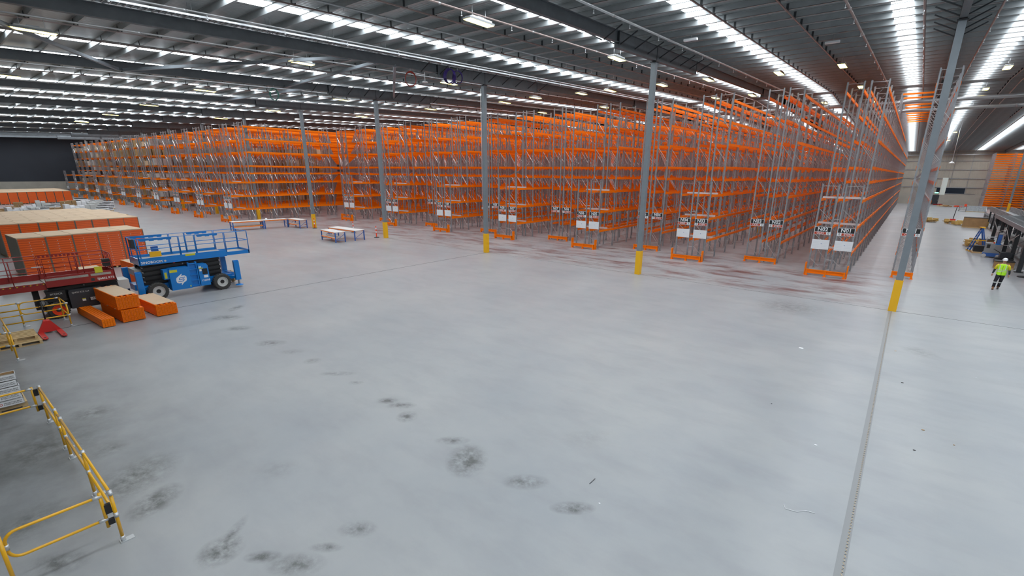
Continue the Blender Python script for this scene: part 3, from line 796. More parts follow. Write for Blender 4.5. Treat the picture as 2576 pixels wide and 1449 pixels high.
# long run seen end-on in the lower left
g = fence('long yellow tube handrail with silver clamps in the lower left corner', (-13, 1.06, 0))
for x in (-3.44, -1.48, -.87, 1.23, 3.18): rail_post(g, x, 0, .98, (.0, .10))
for z in (1.0, .56):
    for (a, c) in ((-3.44, -1.17), (-1.17, 3.18)): rail_pipe([(a, 0, z), (c, 0, z)]).build('rail', g)
b = MB()
for x in (-3.44, -1.48, -.87, 1.23, 3.18):
    for z in (1.0, .56): clampm(b, (x, 0, z), 'X'); clampm(b, (x, 0, z), 'Z')
clbuild(b, g)
def loop(y0, y1, z0, z1, x, r=.16):
    # U shaped rail: starts at y0, round end at y1
    s = 1 if y1 > y0 else -1; pts = [(x, y0, z1)]
    for k in range(7): a = PI/2*k/6; pts.append((x, y1-s*r+s*r*math.sin(a), z1-r+r*math.cos(a)))
    for k in range(7): a = PI/2*k/6; pts.append((x, y1-s*r+s*r*math.cos(a), z0+r-r*math.sin(a)))
    pts.append((x, y0, z0)); return pts
g = fence('yellow swing gate with a rounded end at the bottom left', (-9.86, 1.0, 0))
rail_pipe(loop(-.08, -1.22, .52, .98, 0)).build('gate_loop', g)
b = MB(); b.tube([(0, -.07, .36), (0, -.07, 1.05)], .026, 'yellow2', 10); b.build('hinge_post', g)
b = MB(); clampm(b, (0, -.11, .98), 'Y'); clampm(b, (0, -.11, .52), 'Y'); clampm(b, (0, -1.22, .75)); clbuild(b, g)
b = MB(); b.box(-.03, -.06, .62, .03, .03, .80, 'black'); b.box(-.03, -.06, .40, .03, .03, .50, 'black'); b.build('rubber_hinge', g)
g = fence('single yellow post with an open top at the bottom left edge', (-9.71, -.26, 0)); rail_post(g, 0, 0, 1.06, (0, .1))
g = fence('cut off yellow post at the very corner of the picture', (-9.5, -.55, 0)); rail_post(g, 0, 0, 1.0, (0, .1))
g = fence('yellow swing gate running left beside the stacked white cartons', (-16.5, 1.0, 0))
for z in (.98, .53): rail_pipe([(0, -.1, z), (0, -1.6, z)]).build('rail', g)
b = MB(); b.tube([(0, -.07, .36), (0, -.07, 1.02)], .026, 'yellow2', 10); b.build('hinge_post', g)
b = MB(); clampm(b, (0, -.12, .98), 'Y'); clampm(b, (0, -.12, .53), 'Y'); clbuild(b, g)
b = MB(); b.box(-.03, -.06, .78, .03, .03, .95, 'black'); b.box(-.03, -.06, .38, .03, .03, .50, 'black'); b.build('rubber_hinge', g)
# group by the pallet jack
g = fence('yellow handrail between the pallet jack and the red lift, nearer one', (-26.5, 3.19, 0)); rail_post(g, 0, 0, .98)
for z in (1.0, .5): rail_pipe([(0, 0, z), (0, -1.9, z)]).build('rail', g)
rail_pipe([(0, 0, 1.0), (-1.4, 0, 1.0)]).build('rail', g); rail_pipe([(0, 0, .5), (-1.4, 0, .5)]).build('rail', g)
b = MB(); clampm(b, (0, 0, 1.0), 'Y'); clampm(b, (0, 0, .5), 'Y'); clbuild(b, g)
g = fence('yellow round ended gate in front of the red lift wheel', (-27.9, 3.14, 0)); rail_post(g, 0, .05, .98)
rail_pipe(loop(0, -1.18, .5, 1.0, 0, .17)).build('gate_loop', g)
b = MB(); clampm(b, (0, -.03, 1.0), 'Y'); clampm(b, (0, -.03, .5), 'Y'); clbuild(b, g)
b = MB(); b.box(-.03, -.02, .72, .03, .04, .9, 'black'); b.build('rubber_hinge', g)
g = fence('yellow handrail at the left edge behind the wooden pallets', (-27.88, 1.95, 0)); rail_post(g, 0, 0, 1.0)
for z in (1.0, .5): rail_pipe([(0, 0, z), (0, -1.4, z)]).build('rail', g)
b = MB(); clampm(b, (0, 0, 1.0), 'Y'); clampm(b, (0, 0, .5), 'Y'); clbuild(b, g)
g = fence('yellow handrail seen end-on beside the wooden pallets', (-22.9, 1.21, 0)); rail_post(g, 0, 0, 1.0)
for z in (1.0, .55): rail_pipe([(0, 0, z), (-3.0, .04, z)]).build('rail', g)
rail_pipe([(-.1, -.1, 1.0), (-.1, -1.2, 1.0)]).build('rail', g); rail_pipe([(-.1, -.1, .55), (-.1, -1.2, .55)]).build('rail', g)
b = MB()
for z in (1.0, .55): clampm(b, (0, 0, z), 'X'); clampm(b, (-.1, -.12, z), 'Y')
b.tube([(-.1, -.06, .35), (-.1, -.06, 1.02)], .026, 'yellow2', 10); clbuild(b, g)
o = empty('yellow_bin', 'yellow bin behind the end-on handrail at the left edge', 'bin', (-24.15, .55, 0))
b = MB(); b.lathe((0, 0, 0), [(.001, .02), (.24, .02), (.27, .6), (.29, .62), (.29, .66), (.25, .66), (.22, .1), (.001, .1)], 'yellow', 18); b.build('body', o)

# ================================================================ PALLETS, JACK, CARTONS NEAR THE LEFT
def wood_pallet(x, y, z, rz, label, group='bare wooden pallets near the pallet jack', sy=1.0):
    o = empty('wooden_pallet', label, 'pallet', (x, y, z), rz, group); o.scale.y = sy
    b = MB()
    for i in range(6): b.box(-.6, -.58+i*.208, .12, .6, -.58+i*.208+.12, .142, 'wood')
    b.build('top_boards', o)
    for xx in (-.55, 0, .55):
        b = MB(); b.box(xx-.04, -.58, .022, xx+.04, .58, .12, 'wood'); b.build('bearer', o)
    b = MB()
    for yy in (-.58, -.06, .46): b.box(-.6, yy, 0, .6, yy+.12, .022, 'wood')
    b.build('bottom_boards', o); return o
wood_pallet(-25.2, 1.46, 0, PI/2+.02, 'lower of two pale wooden pallets on the floor left of the red pallet jack')
wood_pallet(-25.5, 1.42, .143, PI/2-.02, 'upper pale wooden pallet, shifted back on the lower one')
pj = empty('pallet_jack', 'red hand pallet jack with black upright handle in front of the red lift', 'pallet jack', (-26.2, 2.46, 0), 0)
for s in (-1, 1):
    b = MB(); M4 = Matrix.Identity(4)
    poly = [(.15, s*.27-.08), (1.2, s*.27-.08), (1.32, s*.27-.04), (1.32, s*.27+.04), (1.2, s*.27+.08), (.15, s*.27+.08)]
    b.prism(poly, .055, .085, 'jackred'); b.box(.15, s*.27-.08, .03, 1.2, s*.27-.07, .06, 'jackred'); b.box(.15, s*.27+.07, .03, 1.2, s*.27+.08, .06, 'jackred')
    b.box(1.04, s*.27-.035, .084, 1.16, s*.27+.035, .0865, 'black'); fk = b.build('fork', pj)
    b = MB(); b.lathe((1.1, s*.27, .035), [(.035, -.03), (.035, .03)], 'black', 10, 'Y'); b.build('load_roller', fk)
b = MB()
vs = [(.15, -.36, .05), (.15, .36, .05), (.15, .1, .5), (.15, -.1, .5), (.0, -.3, .12), (.0, .3, .12), (-.05, .08, .52), (-.05, -.08, .52)]
b.quadset(vs, [(0,1,2,3),(5,4,7,6),(0,4,5,1),(3,2,6,7),(0,3,7,4),(1,5,6,2)], 'jackred'); b.build('body', pj)
b = MB(); b.lathe((-.12, 0, .1), [(.001, -.09), (.1, -.09), (.1, -.02), (.1, .02), (.1, .09), (.001, .09)], 'black', 14, 'Y'); b.build('steer_wheel', pj)
b = MB(); b.tube([(-.12, 0, .2), (-.12, 0, .46)], .055, 'black', 10); b.build('pump', pj)
b = MB(); b.tube([(-.12, 0, .42), (-.16, 0, 1.22)], .028, 'black', 8)
hh = [(-.16, 0, 1.0), (-.165, .1, 1.05), (-.17, .15, 1.14), (-.172, .12, 1.24), (-.175, 0, 1.28), (-.172, -.12, 1.24), (-.17, -.15, 1.14), (-.165, -.1, 1.05), (-.16, 0, 1.0)]
b.tube(hh, .016, 'black', 6); b.build('handle', pj)

def carton(b, x0, y0, z0, x1, y1, z1, m='paper', openn=False):
    b.box(x0, y0, z0, x1, y1, z1, m)
cs = [(-19.6, .35, .145), ]
wood_pallet(-18.75, .30, 0, 0, 'wooden pallet under the stacked white cartons at the left edge', None)
rows = [(0.16, 3), (.33, 3), (.50, 2), (.67, 2), (.84, 1)]
cbx = 0
nm = ['lowest', 'second', 'third', 'fourth', 'top']
for li, (z, nn) in enumerate(rows):
    for j in range(2):
        for i in range(3 if li < 3 else 2):
            x = -18.2-i*.36-(li*.02); y = .58-j*.52-(.03 if li % 2 else 0)
            if li == 4 and i == 1: continue
            o = empty('white_carton', 'white printed carton, %s layer, %s column, %s from aisle, left edge pallet' % (nm[li], 'front right' if j == 0 else 'front left', ORD[i]), 'carton', (x, y, z-.0), random.uniform(-.04, .04), 'white cartons on the left pallet')
            b = MB(); t = .012; hgt = .155
            b.box(-.17, -.25, 0, .17, .25, .012, 'paper')
            b.box(-.17, -.25, 0, -.158, .25, hgt, 'paper'); b.box(.158, -.25, 0, .17, .25, hgt, 'paper'); b.box(-.17, -.25, 0, .17, -.238, hgt, 'paper'); b.box(-.17, .238, 0, .17, .25, hgt, 'paper')
            top = li >= 2 and i == 0 or li == 4
            if not top: b.box(-.17, -.25, hgt-.01, .17, .25, hgt, 'paper')
            else:
                b.box(-.15, -.23, .012, .15, .23, .09, 'galv_l'); b.box(-.157, -.237, .09, -.15, .237, hgt-.005, 'cardb'); b.box(.15, -.237, .09, .157, .237, hgt-.005, 'cardb')
            b.build('box', o)
            if i == 0:
                b = MB(); TX = Matrix.Translation((.172, .04, .095)) @ Matrix.Rotation(PI/2, 4, 'Z') @ Matrix.Rotation(PI/2, 4, 'X')
                b.text('BRIGHTON-BEST', .045, TX, 'black', bold=.01); b.text('INTERNATIONAL', .045, Matrix.Translation((0, 0, -.042)) @ TX, 'black', bold=.01)
                RX = Matrix.Translation((.172, -.185, .075))
                b.lathe((.171, -.185, .075), [(.032, 0), (.032, .002), (.02, .002), (.02, 0)], 'signred', 12, 'X'); b.build('print', o)

# bundles of orange beams
def bundle(x, y, nx, nz, L, rz, label, board, z=0, group=None, sp=.1, ht=.0555):
    o = empty('beam_bundle', label, 'steel beams', (x, y, z), rz, group)
    W = nx*sp
    b = MB()
    for i in range(nx):
        for k in range(nz):
            zz = .03+k*ht*1.0; yy = -W/2+i*sp
            b.box(-L, yy+.008, zz+.006, -.02, yy+sp-.008, zz+ht-.006, 'orange')
            b.box(-.03, yy+.004, zz+.0, .0, yy+sp-.004, zz+ht-.009, 'orange'); b.box(-L-.0, yy+.004, zz, -L+.03, yy+sp-.004, zz+ht-.009, 'orange')
            b.box(.0, yy+.025, zz+ht*.3, .004, yy+sp-.03, zz+ht*.3+.012, 'signred')
    b.build('beams', o)
    for xx in (-L*.85, -L*.5, -L*.15):
        b = MB(); b.box(xx-.04, -W/2, 0, xx+.04, W/2, .03, 'wood'); b.build('bearer', o)
    if board:
        zz = .03+nz*ht
        b = MB()
        for i in range(0, nx, 2): b.box(-L, -W/2+i*sp, zz, 0, -W/2+i*sp+sp*.8, zz+.05, 'orange')
        b.build('top_beams', o)
        b = MB(); b.box(-L+.1, -W/2+.03, zz+.03, -.15, W/2-.03, zz+.055, 'card'); b.build('board', o)
    return o
bundle(-25.4, 5.05, 8, 10, 2.75, .05, 'lower orange beam bundle of the tall stack right of the dark lift cover', False, 0, sp=.1, ht=.052)
bundle(-25.45, 4.98, 8, 10, 2.75, .06, 'upper orange beam bundle with a pale board on top of the tall stack', True, .56, sp=.1, ht=.052)
bundle(-25.35, 6.25, 8, 9, 2.75, .05, 'single low orange beam bundle with a pale board in front of the blue lift wheel', True, 0, sp=.1, ht=.052)
bundle(-25.15, 4.14, 5, 2, 3.5, .05, 'long loose orange beams lying on the floor left of the tall stack', False, 0, sp=.085, ht=.17)
bundle(-31.3, 5.2, 7, 5, 2.4, .1, 'orange beam bundle behind the red lift, right of its platform', True, .5, sp=.12, ht=.1) if False else None
bundle(-33.6, 3.8, 5, 4, 2.5, -.1, 'spread orange beams behind the left of the red platform', False, 0, sp=.13, ht=.12)
bundle(-33.3, 5.6, 8, 8, 2.5, .03, 'square orange beam stack behind the red platform rails', True, 0, sp=.12, ht=.12)
bundle(-33.5, 7.6, 6, 9, 2.5, .05, 'orange beam stack between the red and blue lifts', True, 0, sp=.12, ht=.12)
o = empty('plywood_sheet', 'yellowish rolled timber bundle on the floor behind the red extension deck', 'timber', (-36.5, 3.0, .16), .2); b = MB(); b.tube([(0, -.9, 0), (0, 1.0, 0)], .15, 'wood', 10); b.build('roll', o)

# tall wrapped bundles with carton tops
def wrapped(W, L, H, full=True):
    b1 = MB(); b1.box(-L, -W/2+.03, .1, 0, W/2-.03, H-.06, 'wraporange')
    b2 = MB(); b2.box(-L-.01, -W/2+.0, H-.06, .02, W/2-.0, H, 'card')
    b3 = MB()
    for s in (-1, 1):
        b3.box(-.04, s*(W/2-.015)-.02, .1, .015, s*(W/2-.015)+.02, H-.06, 'cardside'); b3.box(-L, s*(W/2-.02)-.012, .1, 0, s*(W/2-.02)+.012, H-.06, 'cardside')
    bs = []
    for yy in (-W/2+.05, -.05, W/2-.15):
        b4 = MB(); b4.box(-L, yy, 0, 0, yy+.1, .1, 'wood'); bs.append(('bearer', b4.mesh('bearer')))
    b5 = MB()
    if full:
        for k in range(int((H-.3)/.17)):
            for yy in (-W*.1, W*.36): b5.box(0, yy, .2+k*.17, .008, yy+.035, .235+k*.17, 'reflect')
    return [('beam_stack', b1.mesh('beam_stack')), ('carton_top', b2.mesh('carton_top')), ('corner_board', b3.mesh('corner_board'))]+bs+([('bolt_ends', b5.mesh('bolt_ends'))] if full else [])
WB1 = wrapped(1.22, 3.0, 2.4); WB2 = wrapped(1.02, 2.9, 2.4, False); WB3 = wrapped(1.24, 3.0, 2.1, False)
def put_wrap(ms, x, y, rz, label, group):
    o = empty('wrapped_beam_stack', label, 'wrapped beams', (x, y, 0), rz, group)
    for n_, me in ms: link(n_, me, o)
for i in range(5):
    put_wrap(WB1, -40.2-.21*i, 4.15+1.245*i, math.radians(3), 'tall film wrapped orange beam stack in the nearest row, %s from its left end' % ORD[i], 'nearest row of wrapped orange stacks')
for r_ in range(5):
    for i in range(8):
        if i == 7 and r_ > 3: continue
        put_wrap(WB2, -51.0-3.02*r_-.09*i, 4.33+1.045*i-.05*(i == 7)-.0*r_+.25*r_*.3, math.radians(3), 'wrapped orange beam stack, middle block, %s row from front, %s from left' % (ORD[r_], ORD[i]), 'middle block of wrapped orange stacks')
for r_ in range(6):
    for i in range(-2, 8):
        put_wrap(WB3, -126.5-3.1*r_-.35*i, 11.2+1.27*i+.2*r_, math.radians(12), 'wrapped orange beam stack, far block, %s row from front, %s from left' % (ORD[r_], ORD[i+2]), 'far block of wrapped orange stacks')
# cartons and wrapped goods between the blocks
small = 0
desc = ['brown carton pile', 'white wrapped goods', 'grey wrapped goods', 'stack of white boards']
for i in range(64):
    row, cc_ = i//8, i % 8
    x = -72.0-row*4.3+random.uniform(-.4, .4); y = 2.2+row*1.15+cc_*1.5+random.uniform(-.1, .1)
    kd = i % 4; h = random.uniform(.9, 1.7)
    o = empty('goods_pallet', '%s among mixed pallets behind the middle orange block, number %d' % (desc[kd], i+1), 'palletised goods', (x, y, 0), random.uniform(-.15, .15), 'mixed goods between the orange blocks')
    b = MB(); b.box(-.6, -.5, 0, .6, .5, .13, 'wood'); b.build('pallet', o)
    b = MB()
    if kd == 3:
        for k in range(5): b.box(-.6, -.55, .14+k*.24, .6, .55, .14+k*.24+.14, 'paper'); b.box(-.5, -.45, .28+k*.24, .5, .45, .38+k*.24, 'black')
    else:
        for a in (-.3, .3):
            for c in (-.26, .26):
                hh_ = h*random.uniform(.7, 1); k = 0
                while .13+k*.35 < hh_: b.box(a-.28, c-.24, .135+k*.35, a+.28, c+.24, .135+k*.35+.34, ('cardb', 'paper', 'lgrey')[kd]); k += 1
    b.build('goods', o)
o = empty('goods_pallet', 'white and black layered stack standing at the right end of the mixed goods', 'palletised goods', (-106.8, 18.1, 0), .35)
b = MB()
for k in range(5): b.box(-.6, -.68, 0.0+k*.33, .6, .68, 0.0+k*.33+.2, 'paper'); b.box(-.5, -.6, 0.2+k*.33, .5, .6, .33+k*.33, 'black')
b.build('layers', o)

# ================================================================ SCISSOR LIFTS
FX = Matrix.Rotation(PI/2, 4, 'X')
def wheel(parent, x, y, R, wd, rim, hub='black'):
    b = MB()
    b.lathe((x, y, R), [(R*.62, -wd/2), (R*.93, -wd/2), (R, -wd/2+.04), (R, wd/2-.04), (R*.93, wd/2), (R*.62, wd/2)], 'rubber', 24, 'Y')
    for k in range(24):
        a = 2*PI*k/24
        b.cbox((x+(R)*math.cos(a), y, R+R*math.sin(a)), (.03, wd*.8, .03), 'rubber')
    wh = b.build('tyre', parent)
    b = MB(); b.lathe((x, y, R), [(.001, -wd/2+.07), (R*.22, -wd/2+.05), (R*.24, -wd/2+.06), (R*.5, -wd/2+.06), (R*.58, -wd/2-.0), (R*.64, -wd/2+.01), (R*.64, wd/2-.01), (.001, wd/2-.05)], None, 20, 'Y', mats=[hub, hub, rim, rim, rim, rim, rim]); b.build('rim', wh)
def guard_panel(parent, p, q, z0, z1, m, mids=(), r=.022, name='guard_rail_panel', posts=None):
    p = Vector(p); q = Vector(q); b = MB()
    b.tube([(p.x, p.y, z0), (p.x, p.y, z1), (q.x, q.y, z1), (q.x, q.y, z0)], r, m, 6)
    for z in mids: b.tube([(p.x, p.y, z), (q.x, q.y, z)], r*.8, m, 6)
    for t in (posts or ()): 
        c = p.lerp(q, t); b.tube([(c.x, c.y, z0), (c.x, c.y, z1)], r, m, 6)
    return b.build(name, parent)
def scissors(parent, x0, x1, z0, z1, y, m, n=4):
    for s in (-1, 1):
        b = MB(); hz = (z1-z0)/n
        for k in range(n):
            za, zb = z0+k*hz+.06, z0+(k+1)*hz-.02
            b.bar((x0, s*y, za), (x1, s*y, zb), .07, .15, m); b.bar((x0, s*(y-.09), zb), (x1, s*(y-.09), za), .07, .15, m)
            for xx in (x0, (x0+x1)/2, x1): b.tube([(xx, s*(y+.04), (za+zb)/2), (xx, s*(y-.13), (za+zb)/2)], .035, 'grey', 8)
        b.build('scissor_arms', parent)
L = empty('scissor_lift', 'blue rough terrain scissor lift with white lettering, lowered, on the open floor', 'scissor lift', (-29.85, 8.4, 0), PI/2)
for x in (-1.47, 1.44):
    for y in (-.95, .95): wheel(L, x, y, .43, .30, 'lgrey')
b = MB(); b.box(-2.1, -.62, .42, 2.15, .62, .72, 'blue'); b.box(-2.25, -.45, .5, -2.0, .45, .8, 'blue'); b.box(2.1, -.45, .5, 2.3, .45, .75, 'blue')
for x in (-1.47, 1.44): b.box(x-.1, -.85, .34, x+.1, .85, .52, 'black')
b.build('chassis', L)
b = MB(); b.box(-1.75, -.5, .72, 1.5, .5, 1.66, 'black'); b.build('scissor_cover', L)
scissors(L, -1.85, 1.62, .75, 1.70, .60, 'black', 4)
# near engine cover with emblem
b = MB(); M4 = Matrix.Identity(4)
poly = [(-.9, .36), (-.02, .36), (-.02, 1.48), (-.85, 1.48), (-.9, 1.42)]
def side(poly, y0, y1, m, b):
    n_ = len(poly); vs = [(x, y0, z) for x, z in poly]+[(x, y1, z) for x, z in poly]
    b.quadset(vs, [tuple(range(n_)), tuple(n_+i for i in range(n_))[::-1]]+[(i, n_+i, n_+(i+1) % n_, (i+1) % n_) for i in range(n_)], m)
side(poly, -1.10, -.64, 'blue', b); ec = b.build('engine_cover', L)
b = MB()
# rounded S emblem
def semb(b, cx, cz, s, y):
    out = [(-.30, .0), (-.27, .12), (-.17, .2), (.05, .36), (.07, .33), (.0, .24), (.2, .24), (.3, .14), (.3, -.05), (.25, -.15), (.12, -.22), (-.03, -.38), (-.05, -.35), (.0, -.25), (-.18, -.25), (-.28, -.18), (-.3, -.08)]
    side([(cx+p[0]*s, cz+p[1]*s) for p in out], y, y+.004, 'white', b)
    pts = [(.22, .12), (-.08, .10), (-.13, .0), (-.10, -.03), (.12, .02), (.15, -.02), (.10, -.12), (-.2, -.14)]
    for p, q in zip(pts[:-1], pts[1:]): b.bar((cx+p[0]*s, y-.001, cz+p[1]*s), (cx+q[0]*s, y-.001, cz+q[1]*s), .004, .045*s, 'blue', up=(0, 0, 1) if abs(p[0]-q[0]) > abs(p[1]-q[1]) else (1, 0, 0))
semb(b, -.43, .88, .78, -1.105); b.build('emblem', ec)
b = MB(); b.box(-.88, -1.104, 1.27, -.55, -1.1, 1.40, 'stickery'); b.box(-.10, -1.104, .44, -.05, -1.1, .50, 'stickery'); b.build('sticker', ec)
b = MB(); b.box(-1.12, -1.0, .95, -.9, -.64, 1.45, 'blue'); b.box(-1.08, -1.01, 1.0, -.98, -.99, 1.3, 'stickery'); b.build('tray_box', L)
# ladder
b = MB(); b.box(-.02, -1.06, .36, .03, -.9, 1.68, 'blue'); b.box(.33, -1.06, .36, .38, -.9, 1.68, 'blue'); b.box(.0, -.98, .36, .38, -.94, 1.6, 'blue')
for k in range(5): b.box(.0, -1.08, .42+k*.29, .38, -.92, .46+k*.29, 'blue')
b.build('entry_ladder', L)
# control cover
b = MB(); poly = [(.40, .38), (.86, .38), (.86, 1.42), (.80, 1.53), (.40, 1.53)]; side(poly, -1.10, -.64, 'blue', b); cc = b.build('control_cover', L)
b = MB(); b.box(.56, -1.106, .98, .80, -1.1, 1.28, 'black'); b.build('control_panel', cc)
for (q0, q1, q2_, q3, mm_) in ((.42, 1.35, .54, 1.42, 'white'), (.44, 1.16, .54, 1.26, 'white'), (.60, .80, .80, .93, 'white'), (.42, 1.29, .62, 1.34, 'stickery')):
    b = MB(); b.box(q0, -1.106, q1, q2_, -1.1, q3, mm_); b.build('sticker', cc)
b = MB(); b.text('1323RE', .13, Matrix.Translation((.66, -1.108, .66)) @ FX, 'white', bold=.02); b.build('lettering', cc)
# outriggers
def outrig(x, y, flip):
    b = MB(); b.box(x-.13, y-.06, .42, x+.13, y+.06, 1.5, 'blue'); b.box(x-.13, y-.12, .42, x+.13, y-.05, 1.46, 'blue'); b.tube([(x+.02*flip, y, .12), (x+.02*flip, y, .45)], .05, 'grey', 10)
    b.lathe((x+.02*flip, y, .10), [(.001, 0), (.19, 0), (.2, .03), (.1, .08), (.001, .08)], 'blue', 16)
    b.bar((x, y*.95, .55), (x-.4*flip, y*.5, .6), .12, .14, 'blue'); b.build('outrigger', L)
outrig(-2.15, -1.03, -1); outrig(-2.2, .95, -1); outrig(2.25, -1.03, 1); outrig(2.3, .9, 1)
# platform
b = MB(); b.box(-1.93, -.75, 1.90, 2.0, .75, 1.95, 'deck'); b.build('platform_deck', L)
b = MB()
b.box(-1.93, -.76, 1.74, 2.0, -.73, 2.08, 'blue'); b.box(-1.93, .73, 1.74, 2.0, .76, 2.08, 'blue'); b.box(-1.95, -.76, 1.74, -1.90, .76, 2.08, 'blue'); b.build('platform_side', L)
b = MB(); b.text('SINOBOOM', .16, Matrix.Translation((-1.42, -.765, 1.86)) @ FX, 'white', bold=.02, sx=1.05); b.build('lettering', L)
b = MB(); b.lathe((-.86, -.762, 1.86), [(.05, 0), (.05, -.004), (.001, -.004)], 'lgrey', 12, 'Y'); b.build('round_badge', L)
b = MB(); b.box(.05, -.764, 1.98, .5, -.76, 2.08, 'stickery'); b.build('sticker', L)
b = MB(); b.box(2.0, -.66, 1.84, 3.15, .66, 1.88, 'deck'); b.box(2.0, -.70, 1.76, 3.2, -.67, 1.95, 'blue'); b.box(2.0, .67, 1.76, 3.2, .70, 1.95, 'blue'); b.box(3.15, -.70, 1.76, 3.22, .70, 1.98, 'blue')
for k in range(12): b.box(2.05+k*.09, -.65, 1.881, 2.09+k*.09, -.50, 1.884, 'stickery')
b.box(2.02, -.66, 1.88, 3.15, -.48, 1.8805, 'hazard'); b.build('extension_deck', L)
for yy in (-.73, .73):
    guard_panel(L, (-1.9, yy), (-.14, yy), 2.0, 3.02, 'blue', (2.5,), .024, posts=(.05,)); guard_panel(L, (-.10, yy), (.58, yy), 2.0, 3.02, 'blue', (2.48,), .022); guard_panel(L, (.62, yy), (1.98, yy), 2.0, 3.02, 'blue', (2.52,), .024)
    guard_panel(L, (2.03, yy), (3.18, yy), 1.95, 3.02, 'blue', (2.52,), .024)
    b = MB()
    b.box(-1.75, yy-.015, 2.93, -.4, yy+.015, 3.0, 'blue')
    for k in range(4): b.box(-1.70+k*.36, yy-.02, 2.90, -1.5+k*.36, yy+.02, 2.94, 'blue')
    b.build('rail_plate', L)
    b = MB(); b.box(.72, yy-.015, 2.93, 1.7, yy+.015, 3.0, 'blue')
    for k in range(3): b.box(.75+k*.36, yy-.02, 2.90, .95+k*.36, yy+.02, 2.94, 'blue')
    b.build('rail_plate', L)
guard_panel(L, (-1.92, -.73), (-1.92, .73), 2.0, 3.02, 'blue', (2.5,)); guard_panel(L, (3.2, -.68), (3.2, .68), 1.95, 3.0, 'blue', (2.5,))
b = MB(); b.box(-1.9, .05, 2.5, -1.7, .45, 2.95, 'darkpanel'); b.box(-1.75, .1, 2.45, -1.66, .4, 2.6, 'black'); b.build('platform_control_box', L)
b = MB(); b.box(-1.45, -.80, 2.12, -.97, -.755, 2.38, 'yellow'); b.build('document_box', L)
b = MB(); b.box(-1.0, .60, 2.2, -.7, .70, 2.45, 'blue_leg'); b.build('tool_box', L)
b = MB(); b.lathe((-.45, -.55, 1.66), [(.001, .0), (.05, 0), (.05, .12), (.001, .14)], 'coneorange', 10); b.build('beacon', L)
b = MB(); b.box(-2.1, -.3, 1.2, -1.7, .8, 1.5, 'lgrey'); b.build('rear_cover', L)
b = MB(); b.lathe((2.55, .55, .35), [(.001, -.06), (.33, -.05), (.34, 0), (.33, .05), (.001, .06)], 'wood', 18, 'X'); b.build('outrigger_pad', L)

R = empty('scissor_lift', 'dark red scissor lift with charcoal cover and yellow document box at the left edge', 'scissor lift', (-29.15, 4.1, 0), PI/2)
# local x = Y-4.1 ; near face X=-28.3 -> y=-.85 ; platform near -28.4 -> -.75
for x in (-.95, 1.15):
    for y in (-.72, .72): wheel(R, x, y, .37, .26, 'coneorange')
b = MB(); b.box(-1.35, -.55, .3, 1.45, .55, .6, 'black'); b.build('chassis', R)
b = MB(); b.box(-1.1, -.45, .6, 1.3, .45, 1.3, 'black'); b.build('scissor_cover', R)
scissors(R, -1.1, 1.3, .62, 1.38, .5, 'black', 3)
b = MB(); poly = [(-.52, .34), (.62, .34), (.66, 1.08), (.62, 1.16), (-.48, 1.16), (-.52, 1.08)]; side(poly, -.86, -.52, 'darkpanel', b); cp = b.build('side_cover', R)
b = MB(); b.text('SJ6832 RTE 4x4', .09, Matrix.Translation((-.12, -.865, 1.04)) @ FX, 'lgrey', bold=.01); b.build('lettering', cp)
b = MB(); b.box(.16, -.866, .62, .58, -.86, .74, 'white'); b.text('UNIT 344', .09, Matrix.Translation((.37, -.869, .68)) @ FX, 'black', bold=.015); b.build('unit_plate', cp)
b = MB(); b.box(-.12, -.866, .62, .0, -.86, .70, 'white'); b.box(-.12, -.866, .70, .0, -.86, .74, 'stickery'); b.build('sticker', cp)
b = MB(); b.box(.1, -.867, .55, .14, -.86, .72, 'black'); b.build('latch', cp)
b = MB(); b.box(-1.2, -.80, .75, -.6, -.52, 1.2, 'black'); b.text('SKYJACK', .10, Matrix.Translation((-.9, -.805, 1.08)) @ FX, 'lgrey', bold=.01); b.build('rear_cover', R)
b = MB(); b.box(.80, -.80, .5, 1.25, -.52, 1.15, 'black'); b.box(.85, -.806, .95, .95, -.80, 1.05, 'white'); b.build('front_cover', R)
b = MB(); b.box(1.2, -.4, .8, 1.75, .5, 1.25, 'lgrey'); b.build('engine_hood', R)
b = MB(); b.box(-1.12, -.66, 1.52, 1.2, .66, 1.56, 'deck'); b.build('platform_deck', R)
b = MB(); b.box(-1.12, -.76, 1.38, 1.22, -.72, 1.84, 'red'); b.box(-1.12, .62, 1.38, 1.22, .66, 1.80, 'red'); b.box(1.2, -.76, 1.38, 1.24, .66, 1.84, 'red')
b.box(-1.1, -.77, 1.66, .3, -.755, 1.76, 'deck'); b.box(.38, -.77, 1.66, 1.1, -.755, 1.76, 'deck'); b.build('platform_side', R)
b = MB(); b.text('SJ6832 RTE', .13, Matrix.Translation((.88, -.766, 1.50)) @ FX, 'white', bold=.015); b.build('lettering', R)
b = MB(); b.box(.36, -.765, 1.44, .48, -.76, 1.56, 'darkpanel'); b.build('square_badge', R)
b = MB(); b.box(-3.6, -.64, 1.50, -1.12, .6, 1.53, 'deck'); b.box(-3.6, -.68, 1.30, -1.12, -.64, 1.60, 'red'); b.box(-3.6, .6, 1.30, -1.12, .64, 1.80, 'red')
for k in range(24): b.box(-3.5+k*.1, -.684, 1.53, -3.45+k*.1, -.68, 1.56, 'stickery' if k % 2 else 'hazard')
b.build('extension_deck', R)
for yy, c in ((-.74, 1.0), (.55, 1.0)):
    guard_panel(R, (-1.05, yy), (1.2, yy), 1.8, 2.6, 'red', (2.2, ), .02, posts=(.46, .56)); guard_panel(R, (-3.6, yy), (-1.1, yy), 1.6, 2.62, 'red', (2.1,), .02, posts=(.62,))
guard_panel(R, (1.21, -.74), (1.21, .55), 1.8, 2.6, 'red', (2.2,), .02, posts=(.3, .5, .7))
b = MB()
